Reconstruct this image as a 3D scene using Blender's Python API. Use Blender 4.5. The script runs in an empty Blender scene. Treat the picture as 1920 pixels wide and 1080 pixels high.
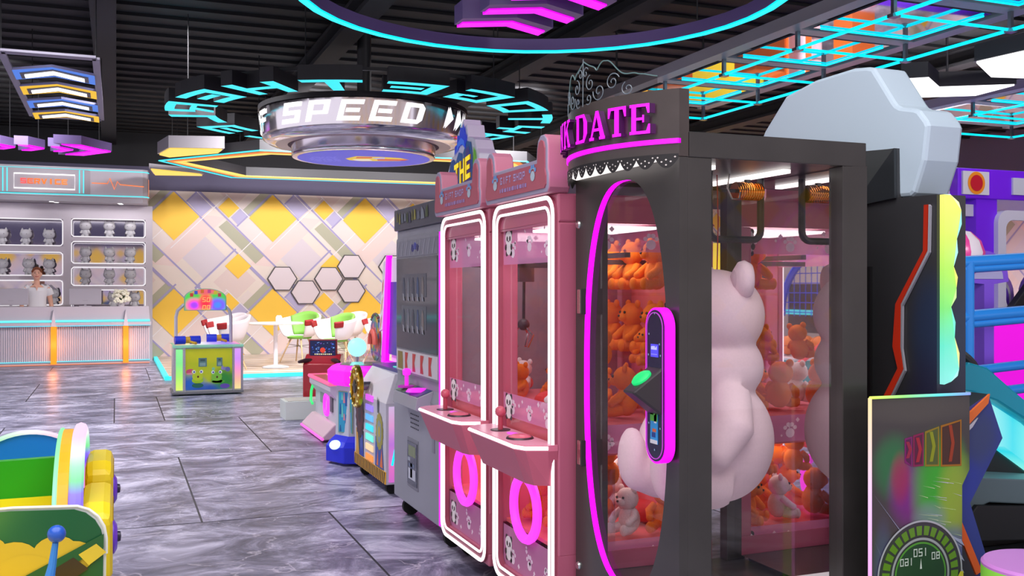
import bpy, math, random
from mathutils import Vector, Matrix
random.seed(11)
PI = math.pi
R = math.radians
SC = bpy.context.scene
COL = SC.collection

# ------------------------------------------------------------------ camera, world, light, exposure
YAW = math.atan(742 / 1867)
cam_data = bpy.data.cameras.new('camera')
cam_data.sensor_width = 36
cam_data.lens = 1867 / 1920 * 36
cam_data.clip_start = 0.05
cam = bpy.data.objects.new('camera', cam_data)
cam.location = (0, 0, 1.35)
cam.rotation_euler = (R(90), 0, -YAW)
COL.objects.link(cam)
SC.camera = cam

SC.view_settings.view_transform = 'Standard'
SC.view_settings.look = 'None'
SC.view_settings.gamma = 1
SC.view_settings.exposure = 0.0
try:
    SC.cycles.transparent_max_bounces = 24
    SC.cycles.max_bounces = 9
    SC.cycles.sample_clamp_indirect = 4
except Exception:
    pass

world = bpy.data.worlds.new('world')
SC.world = world
world.use_nodes = True
bg = world.node_tree.nodes['Background']
bg.inputs[0].default_value = (0.92, 0.88, 1.0, 1)
bg.inputs[1].default_value = 1.25

def area_light(name, loc, size, power, color=(1, 0.96, 1), rot=(0, 0, 0), size_y=None):
    l = bpy.data.lights.new(name, 'AREA')
    l.energy = power
    l.color = color
    l.shape = 'RECTANGLE'
    l.size = size
    l.size_y = size_y or size
    o = bpy.data.objects.new(name, l)
    o.location = loc
    o.rotation_euler = rot
    COL.objects.link(o)
    return o

def spot_light(name, loc, target, power, angle=110, radius=0.25, color=(1, 0.96, 1)):
    l = bpy.data.lights.new(name, 'SPOT')
    l.energy = power
    l.color = color
    l.spot_size = R(angle)
    l.spot_blend = 0.9
    l.shadow_soft_size = radius
    o = bpy.data.objects.new(name, l)
    o.location = loc
    d = Vector(target) - Vector(loc)
    o.rotation_euler = d.to_track_quat('-Z', 'Y').to_euler()
    COL.objects.link(o)
    return o

# added fill, no fixtures: soft area over the camera, soft spots over the hall
area_light('near_fill', (-0.5, 0.6, 4.15), 6.0, 420, size_y=5.0)
for (lx, ly) in ((-0.6, 8.0), (0.6, 11.0), (3.2, 11.5), (-2.8, 11.6), (2.4, 16.6), (5.4, 15.5), (9.0, 9.0), (12.0, 13.0), (11.0, 17.0)):
    spot_light('hall_fill', (lx, ly, 4.05), (lx, ly + 0.25, 0), 1300 if lx > 10 else 520, 140, 0.3)
spot_light('wall_fill', (2.7, 13.0, 4.05), (1.9, 20.0, 1.3), 1250, 110, 0.3)  # added fill spots, brighten the back wall and the counter
spot_light('wall_fill', (5.6, 13.0, 4.05), (5.0, 20.0, 1.3), 980, 100, 0.3)
spot_light('wall_fill', (-1.4, 14.0, 4.05), (-1.4, 19.2, 1.6), 260, 100, 0.3)
spot_light('right_fill', (5.2, 1.2, 3.6), (6.2, 6.0, 1.0), 500, 110, 0.4)

# ------------------------------------------------------------------ helpers
def lin(v):
    v /= 255.0
    return v / 12.92 if v <= 0.04045 else ((v + 0.055) / 1.055) ** 2.4

def rgb(c):
    if isinstance(c, str):
        c = c.lstrip('#')
        c = [int(c[i:i + 2], 16) for i in (0, 2, 4)]
    return (lin(c[0]), lin(c[1]), lin(c[2]), 1)

_mats = {}

def mat(col, rough=0.5, metal=0.0, emit=0.0, noise=0.0, scale=6.0, spec=0.5, coat=0.0):
    """procedural principled material; noise = strength of a fine mottling of the base colour"""
    key = ('m', str(col), rough, metal, emit, noise, scale, spec, coat)
    if key in _mats:
        return _mats[key]
    m = bpy.data.materials.new('surface_%d' % len(_mats))
    m.use_nodes = True
    nt = m.node_tree
    b = nt.nodes['Principled BSDF']
    c = rgb(col)
    b.inputs['Base Color'].default_value = c
    b.inputs['Roughness'].default_value = rough
    b.inputs['Metallic'].default_value = metal
    b.inputs['Specular IOR Level'].default_value = spec
    b.inputs['Coat Weight'].default_value = coat
    if emit:
        b.inputs['Emission Color'].default_value = c
        b.inputs['Emission Strength'].default_value = emit
        b.inputs['Base Color'].default_value = (c[0] * .3, c[1] * .3, c[2] * .3, 1)
    elif noise:
        tc = nt.nodes.new('ShaderNodeTexCoord')
        n = nt.nodes.new('ShaderNodeTexNoise')
        n.inputs['Scale'].default_value = scale
        n.inputs['Detail'].default_value = 5
        nt.links.new(tc.outputs['Object'], n.inputs['Vector'])
        mx = nt.nodes.new('ShaderNodeMix')
        mx.data_type = 'RGBA'
        mx.blend_type = 'MULTIPLY'
        mx.inputs[0].default_value = noise
        mx.inputs[6].default_value = c
        rp = nt.nodes.new('ShaderNodeValToRGB')
        rp.color_ramp.elements[0].position = 0.35
        rp.color_ramp.elements[0].color = (0.3, 0.3, 0.3, 1)
        rp.color_ramp.elements[1].position = 0.65
        rp.color_ramp.elements[1].color = (1, 1, 1, 1)
        nt.links.new(n.outputs[0], rp.inputs[0])
        nt.links.new(rp.outputs[0], mx.inputs[7])
        nt.links.new(mx.outputs[2], b.inputs['Base Color'])
    _mats[key] = m
    return m

def glass(tint=(1, 1, 1), gloss=0.06, rough=0.02, film=None, alpha=0.0):
    """thin clear pane: see-through plus a little mirror reflection; film = colour of a printed film with opacity alpha"""
    key = ('g', tint, gloss, rough, str(film), alpha)
    if key in _mats:
        return _mats[key]
    m = bpy.data.materials.new('pane_%d' % len(_mats))
    m.use_nodes = True
    nt = m.node_tree
    nt.nodes.clear()
    out = nt.nodes.new('ShaderNodeOutputMaterial')
    tr = nt.nodes.new('ShaderNodeBsdfTransparent')
    tr.inputs[0].default_value = (*tint, 1)
    gl = nt.nodes.new('ShaderNodeBsdfGlossy')
    gl.inputs['Roughness'].default_value = rough
    mx = nt.nodes.new('ShaderNodeMixShader')
    mx.inputs[0].default_value = gloss
    nt.links.new(tr.outputs[0], mx.inputs[1])
    nt.links.new(gl.outputs[0], mx.inputs[2])
    last = mx
    if film:
        df = nt.nodes.new('ShaderNodeBsdfDiffuse')
        df.inputs[0].default_value = rgb(film)
        m2 = nt.nodes.new('ShaderNodeMixShader')
        m2.inputs[0].default_value = alpha
        nt.links.new(mx.outputs[0], m2.inputs[1])
        nt.links.new(df.outputs[0], m2.inputs[2])
        last = m2
    nt.links.new(last.outputs[0], out.inputs[0])
    _mats[key] = m
    return m

def gradient(stops, axis=2, lo=0.0, hi=1.0, emit=1.0):
    """emissive multi-colour light strip; stops run along the object's axis between lo and hi"""
    key = ('r', str(stops), axis, lo, hi, emit)
    if key in _mats:
        return _mats[key]
    m = bpy.data.materials.new('rainbow_%d' % len(_mats))
    m.use_nodes = True
    nt = m.node_tree
    b = nt.nodes['Principled BSDF']
    tc = nt.nodes.new('ShaderNodeTexCoord')
    sp = nt.nodes.new('ShaderNodeSeparateXYZ')
    mr = nt.nodes.new('ShaderNodeMapRange')
    mr.inputs[1].default_value = lo
    mr.inputs[2].default_value = hi
    rp = nt.nodes.new('ShaderNodeValToRGB')
    el = rp.color_ramp.elements
    while len(el) < len(stops):
        el.new(0.5)
    for i, s in enumerate(stops):
        el[i].position = i / (len(stops) - 1)
        el[i].color = rgb(s)
    nt.links.new(tc.outputs['Object'], sp.inputs[0])
    nt.links.new(sp.outputs[axis], mr.inputs[0])
    nt.links.new(mr.outputs[0], rp.inputs[0])
    nt.links.new(rp.outputs[0], b.inputs['Emission Color'])
    b.inputs['Emission Strength'].default_value = emit
    b.inputs['Base Color'].default_value = (.1, .1, .1, 1)
    _mats[key] = m
    return m

MAG = mat('ff00ff', emit=1.2)
PINKL = mat('ff45f5', emit=1.0)
CYAN = mat('00e6ff', emit=1.15)
WHITEL = mat('ffffff', emit=1.6)
ORANGEL = mat('ff7a2a', emit=1.1)
YELL = mat('ffd766', emit=1.0)
CLEAR = glass()
BLACK = mat('17171a', .5)
DARK = mat('3b3a3a', .38, noise=.25, scale=9)
CHROME = mat('c8c8cc', .12, 1.0)
WHITEP = mat('e9e6ea', .35)
RUBBER = mat('141416', .8)

class MB:
    """collects polygons with materials and links them as ONE mesh object"""
    def __init__(self, xf=None):
        self.v, self.f, self.m, self.mats = [], [], [], []
        self.xf = xf

    def mi(self, m):
        if m not in self.mats:
            self.mats.append(m)
        return self.mats.index(m)

    def add(self, vs, fs, m):
        o = len(self.v)
        for p in vs:
            p = Vector(p)
            self.v.append(self.xf @ p if self.xf else p)
        k = self.mi(m)
        for f in fs:
            self.f.append([o + i for i in f])
            self.m.append(k)
        return self

    def box(self, x0, x1, y0, y1, z0, z1, m):
        vs = [(x, y, z) for z in (z0, z1) for y in (y0, y1) for x in (x0, x1)]
        return self.add(vs, [(0, 2, 3, 1), (4, 5, 7, 6), (0, 1, 5, 4), (2, 6, 7, 3), (0, 4, 6, 2), (1, 3, 7, 5)], m)

    def poly(self, pts, m):
        return self.add(pts, [list(range(len(pts)))], m)

    def prism(self, pts, axis, a, b, m, side=None, cap2=None):
        """2-D outline pushed along an axis: axis 'x' -> pts are (y,z); 'y' -> (x,z); 'z' -> (x,y)"""
        def put(p, d):
            return {'x': (d, p[0], p[1]), 'y': (p[0], d, p[1]), 'z': (p[0], p[1], d)}[axis]
        n = len(pts)
        self.add([put(p, a) for p in pts], [list(range(n))], m)
        self.add([put(p, b) for p in pts], [list(range(n))[::-1]], cap2 or m)
        vs = [put(p, a) for p in pts] + [put(p, b) for p in pts]
        return self.add(vs, [(i, (i + 1) % n, n + (i + 1) % n, n + i) for i in range(n)], side or m)

    def ring(self, outer, inner, axis, a, b, m, inner_m=None, outer_m=None):
        """plate with a hole: matching outer and inner loops pushed along an axis"""
        def put(p, d):
            return {'x': (d, p[0], p[1]), 'y': (p[0], d, p[1]), 'z': (p[0], p[1], d)}[axis]
        n = len(outer)
        for d in (a, b):
            vs = [put(p, d) for p in outer] + [put(p, d) for p in inner]
            self.add(vs, [(i, (i + 1) % n, n + (i + 1) % n, n + i) for i in range(n)], m)
        for loop, mm in ((outer, outer_m or m), (inner, inner_m or m)):
            vs = [put(p, a) for p in loop] + [put(p, b) for p in loop]
            self.add(vs, [(i, (i + 1) % n, n + (i + 1) % n, n + i) for i in range(n)], mm)
        return self

    def tube(self, pts, r, m, seg=8, closed=False, cap=True):
        pts = [Vector(p) for p in pts]
        n = len(pts)
        rr = r if isinstance(r, (list, tuple)) else [r] * n
        vs = []
        up = None
        for i, p in enumerate(pts):
            if closed:
                d = pts[(i + 1) % n] - pts[i - 1]
            else:
                d = pts[min(i + 1, n - 1)] - pts[max(i - 1, 0)]
            if d.length < 1e-9:
                d = Vector((0, 0, 1))
            d.normalize()
            if up is None:
                up = Vector((0, 0, 1)) if abs(d.z) < .9 else Vector((1, 0, 0))
            s = d.cross(up)
            if s.length < 1e-6:
                s = d.cross(Vector((0.3, 1, 0.2)))
            s.normalize()
            up = s.cross(d).normalized()
            for k in range(seg):
                a = 2 * PI * k / seg
                vs.append(p + (s * math.cos(a) + up * math.sin(a)) * rr[i])
        fs = []
        for i in range(n if closed else n - 1):
            j = (i + 1) % n
            for k in range(seg):
                k2 = (k + 1) % seg
                fs.append((i * seg + k, i * seg + k2, j * seg + k2, j * seg + k))
        if cap and not closed:
            fs.append(list(range(seg))[::-1])
            fs.append([(n - 1) * seg + k for k in range(seg)])
        return self.add(vs, fs, m)

    def cyl(self, p0, p1, r, m, seg=20, r2=None):
        return self.tube([p0, p1], [r, r if r2 is None else r2], m, seg)

    def lathe(self, prof, m, c=(0, 0, 0), seg=32, a0=0, a1=2 * PI, axis='z'):
        """profile of (radius, height) turned about an axis through c"""
        full = abs(a1 - a0 - 2 * PI) < 1e-6
        n = seg if full else seg + 1
        vs = []
        for i in range(n):
            a = a0 + (a1 - a0) * i / seg
            for (r, h) in prof:
                q = {'z': (r * math.cos(a), r * math.sin(a), h), 'y': (r * math.cos(a), h, r * math.sin(a)), 'x': (h, r * math.cos(a), r * math.sin(a))}[axis]
                vs.append((c[0] + q[0], c[1] + q[1], c[2] + q[2]))
        k = len(prof)
        fs = []
        for i in range(seg):
            j = (i + 1) % n
            for t in range(k - 1):
                fs.append((i * k + t, j * k + t, j * k + t + 1, i * k + t + 1))
        return self.add(vs, fs, m)

    def ball(self, c, r, m, seg=18, rings=12):
        r = r if isinstance(r, (list, tuple)) else (r, r, r)
        vs = [(c[0], c[1], c[2] - r[2])]
        for i in range(1, rings):
            t = -PI / 2 + PI * i / rings
            for k in range(seg):
                a = 2 * PI * k / seg
                vs.append((c[0] + r[0] * math.cos(t) * math.cos(a), c[1] + r[1] * math.cos(t) * math.sin(a), c[2] + r[2] * math.sin(t)))
        vs.append((c[0], c[1], c[2] + r[2]))
        fs = [(0, 1 + (k + 1) % seg, 1 + k) for k in range(seg)]
        for i in range(rings - 2):
            for k in range(seg):
                a, b = 1 + i * seg + k, 1 + i * seg + (k + 1) % seg
                fs.append((a, b, b + seg, a + seg))
        o = 1 + (rings - 2) * seg
        fs += [(o + k, o + (k + 1) % seg, len(vs) - 1) for k in range(seg)]
        return self.add(vs, fs, m)

    def disc(self, c, r, m, axis='y', seg=24, ry=None, a0=0, a1=2 * PI):
        ry = r if ry is None else ry
        pts = []
        full = abs(a1 - a0 - 2 * PI) < 1e-6
        for k in range(seg if full else seg + 1):
            a = a0 + (a1 - a0) * k / seg
            u, v = r * math.cos(a), ry * math.sin(a)
            pts.append({'x': (c[0], c[1] + u, c[2] + v), 'y': (c[0] + u, c[1], c[2] + v), 'z': (c[0] + u, c[1] + v, c[2])}[axis])
        return self.poly(pts, m)

    def build(self, name, parent=None, smooth=True, bevel=0.0, angle=32, loc=None, rotz=0.0):
        me = bpy.data.meshes.new(name)
        me.from_pydata([tuple(p) for p in self.v], [], self.f)
        for m in self.mats:
            me.materials.append(m)
        me.polygons.foreach_set('material_index', self.m)
        if smooth:
            me.polygons.foreach_set('use_smooth', [True] * len(self.f))
        me.update()
        import bmesh
        bm = bmesh.new()
        bm.from_mesh(me)
        bmesh.ops.remove_doubles(bm, verts=bm.verts, dist=1e-5)
        bmesh.ops.recalc_face_normals(bm, faces=bm.faces)
        bm.to_mesh(me)
        bm.free()
        if smooth:
            me.set_sharp_from_angle(angle=R(angle))
        o = bpy.data.objects.new(name, me)
        COL.objects.link(o)
        if parent:
            o.parent = parent
        if loc:
            o.location = loc
        o.rotation_euler.z = rotz
        if bevel:
            b = o.modifiers.new('edge', 'BEVEL')
            b.width = bevel
            b.segments = 2
            b.limit_method = 'ANGLE'
            b.angle_limit = R(40)
            b.harden_normals = False
        return o

def tag(o, label, cat, group=None, kind=None):
    o['label'] = label
    o['category'] = cat
    if group:
        o['group'] = group
    if kind:
        o['kind'] = kind
    return o

def thing(name, label, cat, loc=(0, 0, 0), rotz=0.0, group=None):
    o = bpy.data.objects.new(name, None)
    o.empty_display_size = 0.1
    o.location = loc
    o.rotation_euler.z = rotz
    COL.objects.link(o)
    return tag(o, label, cat, group)

def copy_tree(o, parent=None):
    c = o.copy()
    COL.objects.link(c)
    if parent:
        c.parent = parent
    for ch in list(o.children):
        copy_tree(ch, c)
    return c

def rrect(x0, x1, y0, y1, r, n=6):
    pts = []
    for (cx, cy, a) in ((x1 - r, y1 - r, 0), (x0 + r, y1 - r, 90), (x0 + r, y0 + r, 180), (x1 - r, y0 + r, 270)):
        for k in range(n + 1):
            t = R(a + 90 * k / n)
            pts.append((cx + r * math.cos(t), cy + r * math.sin(t)))
    return pts

# block lettering: polygons in a unit cell
def _rects(*rs):
    return [[(a, b), (c, b), (c, d), (a, d)] for (a, b, c, d) in rs]

T_ = .22
GLYPH = {
    'L': _rects((0, 0, .24, 1), (.24, 0, 1, T_)),
    'E': _rects((0, 0, .24, 1), (.24, .78, 1, 1), (.3, .4, .9, .6), (.24, 0, 1, T_)),
    'F': _rects((0, 0, .24, 1), (.24, .78, 1, 1), (.3, .4, .85, .6)),
    'T': _rects((0, .78, 1, 1), (.38, 0, .62, .78)),
    'S': _rects((0, .78, 1, 1), (0, .6, .24, .78), (0, .4, 1, .6), (.76, T_, 1, .4), (0, 0, 1, T_)),
    'P': _rects((0, 0, .24, 1), (.24, .8, 1, 1), (.76, .5, 1, .8), (.24, .33, 1, .5)),
    'A': _rects((0, 0, .24, 1), (.76, 0, 1, 1), (.24, .78, .76, 1), (.24, .35, .76, .53)),
    'Y': _rects((0, .5, .24, 1), (.76, .5, 1, 1), (0, .35, 1, .52), (.38, 0, .62, .35)),
    'O': _rects((0, 0, .24, 1), (.76, 0, 1, 1), (.24, .8, .76, 1), (.24, 0, .76, .2)),
    'G': _rects((0, 0, .24, 1), (.24, .8, 1, 1), (.24, 0, 1, .2), (.76, .2, 1, .5), (.5, .38, .76, .52)),
    'H': _rects((0, 0, .24, 1), (.76, 0, 1, 1), (.24, .4, .76, .6)),
    'R': _rects((0, 0, .24, 1), (.24, .8, 1, 1), (.76, .5, 1, .8), (.24, .38, 1, .5)) + [[(.45, .38), (.72, .38), (1, 0), (.72, 0)]],
    'D': _rects((0, 0, .24, 1), (.24, .8, .8, 1), (.24, 0, .8, .2)) + [[(.8, 0), (1, .2), (1, .8), (.8, 1), (.74, .8), (.74, .2)]],
    'I': _rects((.35, 0, .65, 1)),
    'V': [[(0, 1), (.27, 1), (.5, .35), (.5, 0), (.38, 0)], [(1, 1), (.73, 1), (.5, .35), (.5, 0), (.62, 0)]],
    'C': _rects((0, 0, .24, 1), (.24, .78, 1, 1), (.24, 0, 1, .22)),
    'N': _rects((0, 0, .24, 1), (.76, 0, 1, 1)) + [[(.24, 1), (.24, .7), (.76, 0), (.76, .3)]],
    'K': _rects((0, 0, .24, 1)) + [[(.24, .38), (.24, .62), (.72, 1), (1, 1)], [(.4, .55), (.6, .68), (1, 0), (.72, 0)]],
    '!': _rects((.35, .3, .65, 1), (.35, 0, .65, .2)),
    "'": _rects((.35, .7, .65, 1)),
    '>': [[(.1, 0), (.9, .5), (.1, 1)]],
    '0': _rects((0, 0, .2, 1), (.8, 0, 1, 1), (.2, .86, .8, 1), (.2, 0, .8, .14)),
    '1': _rects((.4, 0, .62, 1)),
    '2': _rects((0, .86, 1, 1), (.8, .5, 1, .86), (0, .43, 1, .57), (0, .14, .2, .43), (0, 0, 1, .14)),
    '5': _rects((0, .86, 1, 1), (0, .5, .2, .86), (0, .43, 1, .57), (.8, .14, 1, .43), (0, 0, 1, .14)),
    '6': _rects((0, 0, .2, 1), (.2, .86, 1, 1), (.2, .43, 1, .57), (.8, .14, 1, .43), (.2, 0, 1, .14)),
    '8': _rects((0, 0, .2, 1), (.8, 0, 1, 1), (.2, .86, .8, 1), (.2, .43, .8, .57), (.2, 0, .8, .14)),
}
# slab-serif lettering
_se = lambda x, w=.34: [(x - w / 2, 0), (x + w / 2, 0), (x + w / 2, .1), (x - w / 2, .1)]
_st = lambda x, w=.34: [(x - w / 2, .9), (x + w / 2, .9), (x + w / 2, 1), (x - w / 2, 1)]
_bar = lambda x, w=.22: [(x - w / 2, .1), (x + w / 2, .1), (x + w / 2, .9), (x - w / 2, .9)]
SERIF = {
    'P': [_se(.2, .4), _bar(.2), [(.02, .9), (.75, .9), (.75, 1), (.02, 1)], [(.68, .5), (.95, .6), (.95, .9), (.75, 1), (.68, .9)], [(.31, .42), (.75, .42), (.9, .55), (.31, .52)]],
    'I': [_se(.5, .5), _bar(.5, .26), _st(.5, .5)],
    'N': [_se(.17), _bar(.17, .15), [(.0, .9), (.4, .9), (.3, 1), (0, 1)], _st(.83), [(.75, .1), (.9, .1), (.9, .9), (.75, .9)], [(.12, .97), (.38, .97), (.88, .02), (.68, .02)]],
    'K': [_se(.2, .4), _bar(.2), _st(.2, .4), [(.31, .4), (.31, .55), (.68, .92), (.85, .92)], [(.42, .58), (.6, .68), (.95, .06), (.68, .06)], _st(.78, .36), _se(.83, .34)],
    'D': [_se(.2, .4), _bar(.2), _st(.2, .4), [(.4, .9), (.65, .88), (.75, 1), (.4, 1)], [(.4, 0), (.75, 0), (.65, .12), (.4, .1)], [(.65, .88), (.7, .7), (.7, .3), (.65, .12), (.75, 0), (.98, .3), (.98, .7), (.75, 1)]],
    'A': [[(.42, 1), (.6, 1), (.98, .1), (.72, .1)], [(.42, 1), (.5, .82), (.2, .1), (.08, .1)], [(.25, .3), (.72, .3), (.68, .4), (.3, .4)], _se(.15, .32), _se(.83, .36)],
    'T': [_se(.5, .46), _bar(.5, .24), [(.02, .9), (.98, .9), (.98, 1), (.02, 1)], [(.02, .65), (.1, .65), (.18, .9), (.02, .9)], [(.98, .65), (.9, .65), (.82, .9), (.98, .9)]],
    'E': [_se(.2, .4), _bar(.2), _st(.2, .4), [(.4, .9), (.92, .9), (.92, 1), (.4, 1)], [(.92, .68), (.84, .68), (.76, .9), (.92, .9)], [(.4, 0), (.95, 0), (.95, .1), (.4, .1)], [(.95, .32), (.87, .32), (.78, .1), (.95, .1)], [(.31, .46), (.6, .46), (.6, .55), (.31, .55)], [(.6, .38), (.68, .38), (.68, .63), (.6, .63)]],
}

def write(mb, text, put, m, h=1.0, w=.8, gap=.2, glyphs=GLYPH, depth=None, mirror=False, side=None, nsub=1):
    """lays block letters with put(u, v, d) -> 3-D point; u runs along the line from 0"""
    u = 0.0
    for ch in text:
        if ch == ' ':
            u += w * h * .8
            continue
        ww = w * h * (.5 if ch in "!'" else 1)
        for pl in glyphs[ch]:
            q = [(u + (1 - a if mirror else a) * ww, b * h) for (a, b) in pl]
            if nsub > 1:
                q2 = []
                for i in range(len(q)):
                    a, b = q[i], q[(i + 1) % len(q)]
                    for k in range(nsub):
                        t = k / nsub
                        q2.append((a[0] + (b[0] - a[0]) * t, a[1] + (b[1] - a[1]) * t))
                q = q2
            mb.poly([put(a, b, 0) for (a, b) in q], m)
            if depth:
                n = len(q)
                mb.add([put(a, b, 0) for (a, b) in q] + [put(a, b, depth) for (a, b) in q],
                       [(i, (i + 1) % n, n + (i + 1) % n, n + i) for i in range(n)], side or m)
        u += ww + gap * h
    return u - gap * h

def clip(poly, x0, x1, y0, y1):
    def cut(pts, inside, inter):
        out = []
        for i in range(len(pts)):
            a, b = pts[i - 1], pts[i]
            if inside(b):
                if not inside(a):
                    out.append(inter(a, b))
                out.append(b)
            elif inside(a):
                out.append(inter(a, b))
        return out
    def ix(c):
        return lambda a, b: (c, a[1] + (b[1] - a[1]) * (c - a[0]) / (b[0] - a[0]))
    def iy(c):
        return lambda a, b: (a[0] + (b[0] - a[0]) * (c - a[1]) / (b[1] - a[1]), c)
    for f, g in ((lambda p: p[0] >= x0, ix(x0)), (lambda p: p[0] <= x1, ix(x1)), (lambda p: p[1] >= y0, iy(y0)), (lambda p: p[1] <= y1, iy(y1))):
        if len(poly) < 3:
            return []
        poly = cut(poly, f, g)
    return poly if len(poly) >= 3 else []

def chevron(mb, cx, cy, half, depth, arm, z0, z1, m_under, m_side, rim=0.0, flip=1, axis='y'):
    """V-shaped ceiling lamp body: apex towards +axis*flip"""
    pts = [(-half, 0), (0, depth), (half, 0), (half, -arm), (0, depth - arm), (-half, -arm)]
    q = []
    for (a, b) in pts:
        b *= flip
        q.append((cx + a, cy + b) if axis == 'y' else (cx + b, cy + a))
    mb.prism(q, 'z', z0, z1, m_under, m_side, m_side)
    return q
# ================================================================== the setting
def structure(o, label):
    return tag(o, label, 'room structure', kind='structure')

def marble_material(k):
    m = bpy.data.materials.new('marble_%d' % k)
    m.use_nodes = True
    nt = m.node_tree
    L = nt.links
    b = nt.nodes['Principled BSDF']
    tc = nt.nodes.new('ShaderNodeTexCoord')
    mp = nt.nodes.new('ShaderNodeMapping')
    mp.inputs['Location'].default_value = (k * 7.3, k * 3.1, 0)
    mp.inputs['Rotation'].default_value = (0, 0, 0.12 * (k - 1))
    mp.inputs['Scale'].default_value = (0.9, 1.25, 1)
    n = nt.nodes.new('ShaderNodeTexNoise')
    n.inputs['Scale'].default_value = 2.0
    n.inputs['Detail'].default_value = 13
    n.inputs['Roughness'].default_value = 0.72
    n.inputs['Distortion'].default_value = 0.9
    rp = nt.nodes.new('ShaderNodeValToRGB')
    el = rp.color_ramp.elements
    for _ in range(3):
        el.new(.5)
    dk = (0, 0, -10, 6)[k % 4]
    for i, (p, c) in enumerate(((.30, (58, 58, 76)), (.43, (110, 109, 131)), (.51, (150, 148, 173)), (.58, (192, 190, 214)), (.67, (236, 233, 252)))):
        el[i].position = p
        el[i].color = rgb([x + dk for x in c])
    # thin pale veins
    v = nt.nodes.new('ShaderNodeTexNoise')
    v.inputs['Scale'].default_value = 1.3
    v.inputs['Detail'].default_value = 6
    v.inputs['Distortion'].default_value = 1.6
    sb = nt.nodes.new('ShaderNodeMath'); sb.operation = 'SUBTRACT'; sb.inputs[1].default_value = .5
    ab = nt.nodes.new('ShaderNodeMath'); ab.operation = 'ABSOLUTE'
    mr = nt.nodes.new('ShaderNodeMapRange')
    mr.inputs[1].default_value = 0.0; mr.inputs[2].default_value = .009
    mr.inputs[3].default_value = .55; mr.inputs[4].default_value = 0.0
    mx = nt.nodes.new('ShaderNodeMix'); mx.data_type = 'RGBA'
    mx.inputs[7].default_value = rgb((222, 216, 232))
    L.new(tc.outputs['Object'], mp.inputs[0])
    L.new(mp.outputs[0], n.inputs['Vector'])
    L.new(mp.outputs[0], v.inputs['Vector'])
    L.new(n.outputs[0], rp.inputs[0])
    L.new(v.outputs[0], sb.inputs[0]); L.new(sb.outputs[0], ab.inputs[0]); L.new(ab.outputs[0], mr.inputs[0])
    L.new(mr.outputs[0], mx.inputs[0]); L.new(rp.outputs[0], mx.inputs[6])
    L.new(mx.outputs[2], b.inputs['Base Color'])
    b.inputs['Roughness'].default_value = .33
    b.inputs['Specular IOR Level'].default_value = .33
    return m

mb = MB()
mb.box(-12, 18, -4, 21, -.1, -.003, mat('3a3740', .5))
marbles = [marble_material(k) for k in range(4)]
rows = [13.1 + 2.37 * k for k in range(-7, 4)]
rnd = random.Random(3)
for i, y0 in enumerate(rows):
    off = 0.46 if i % 2 == 0 else 1.19
    for j in range(-5, 8):
        x0 = off + 2.19 * j
        cuts = [(x0, x0 + 2.19)]
        if abs(y0 - 10.73) < .1 and j == -1:
            cuts = [(x0, x0 + 1.71), (x0 + 1.71, x0 + 2.19)]
        for (a, b) in cuts:
            a2, b2, c2, d2 = max(a + .006, -12), min(b - .006, 18), y0 + .006, min(y0 + 2.37 - .006, 21)
            if b2 > a2 and d2 > c2:
                mb.add([(a2, c2, 0), (b2, c2, 0), (b2, d2, 0), (a2, d2, 0)], [(0, 1, 2, 3)], marbles[rnd.randrange(4)])
structure(mb.build('floor', smooth=False), 'grey purple marble tile floor of the arcade')

# ceiling: black corrugated roof with cross ribs
mb = MB()
roofm = mat('1d1d1f', .8, noise=.4, scale=2)
mb.box(-12, 18, -4, 21, 4.3, 4.4, roofm)
y = 3.0
while y < 20.8:
    mb.box(-12, 18, y, y + .12, 4.265, 4.3, mat('222224', .8, noise=.5, scale=3))
    y += .42
structure(mb.build('ceiling', smooth=False), 'black corrugated metal ceiling')
for k, x in enumerate((-7.2, -2.4, -.12, 2.3, 4.7, 7.1, 9.5, 13.5)):
    b = MB()
    b.box(x - .12, x + .12, -4, 20.6, 4.02, 4.06, mat('222225', .8)).box(x - .02, x + .02, -4, 20.6, 4.06, 4.24, mat('252527', .6)).box(x - .12, x + .12, -4, 20.6, 4.2, 4.24, mat('222225', .8))
    structure(b.build('trim_%d' % (k + 1), smooth=False), 'black steel roof beam running under the ceiling')

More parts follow.
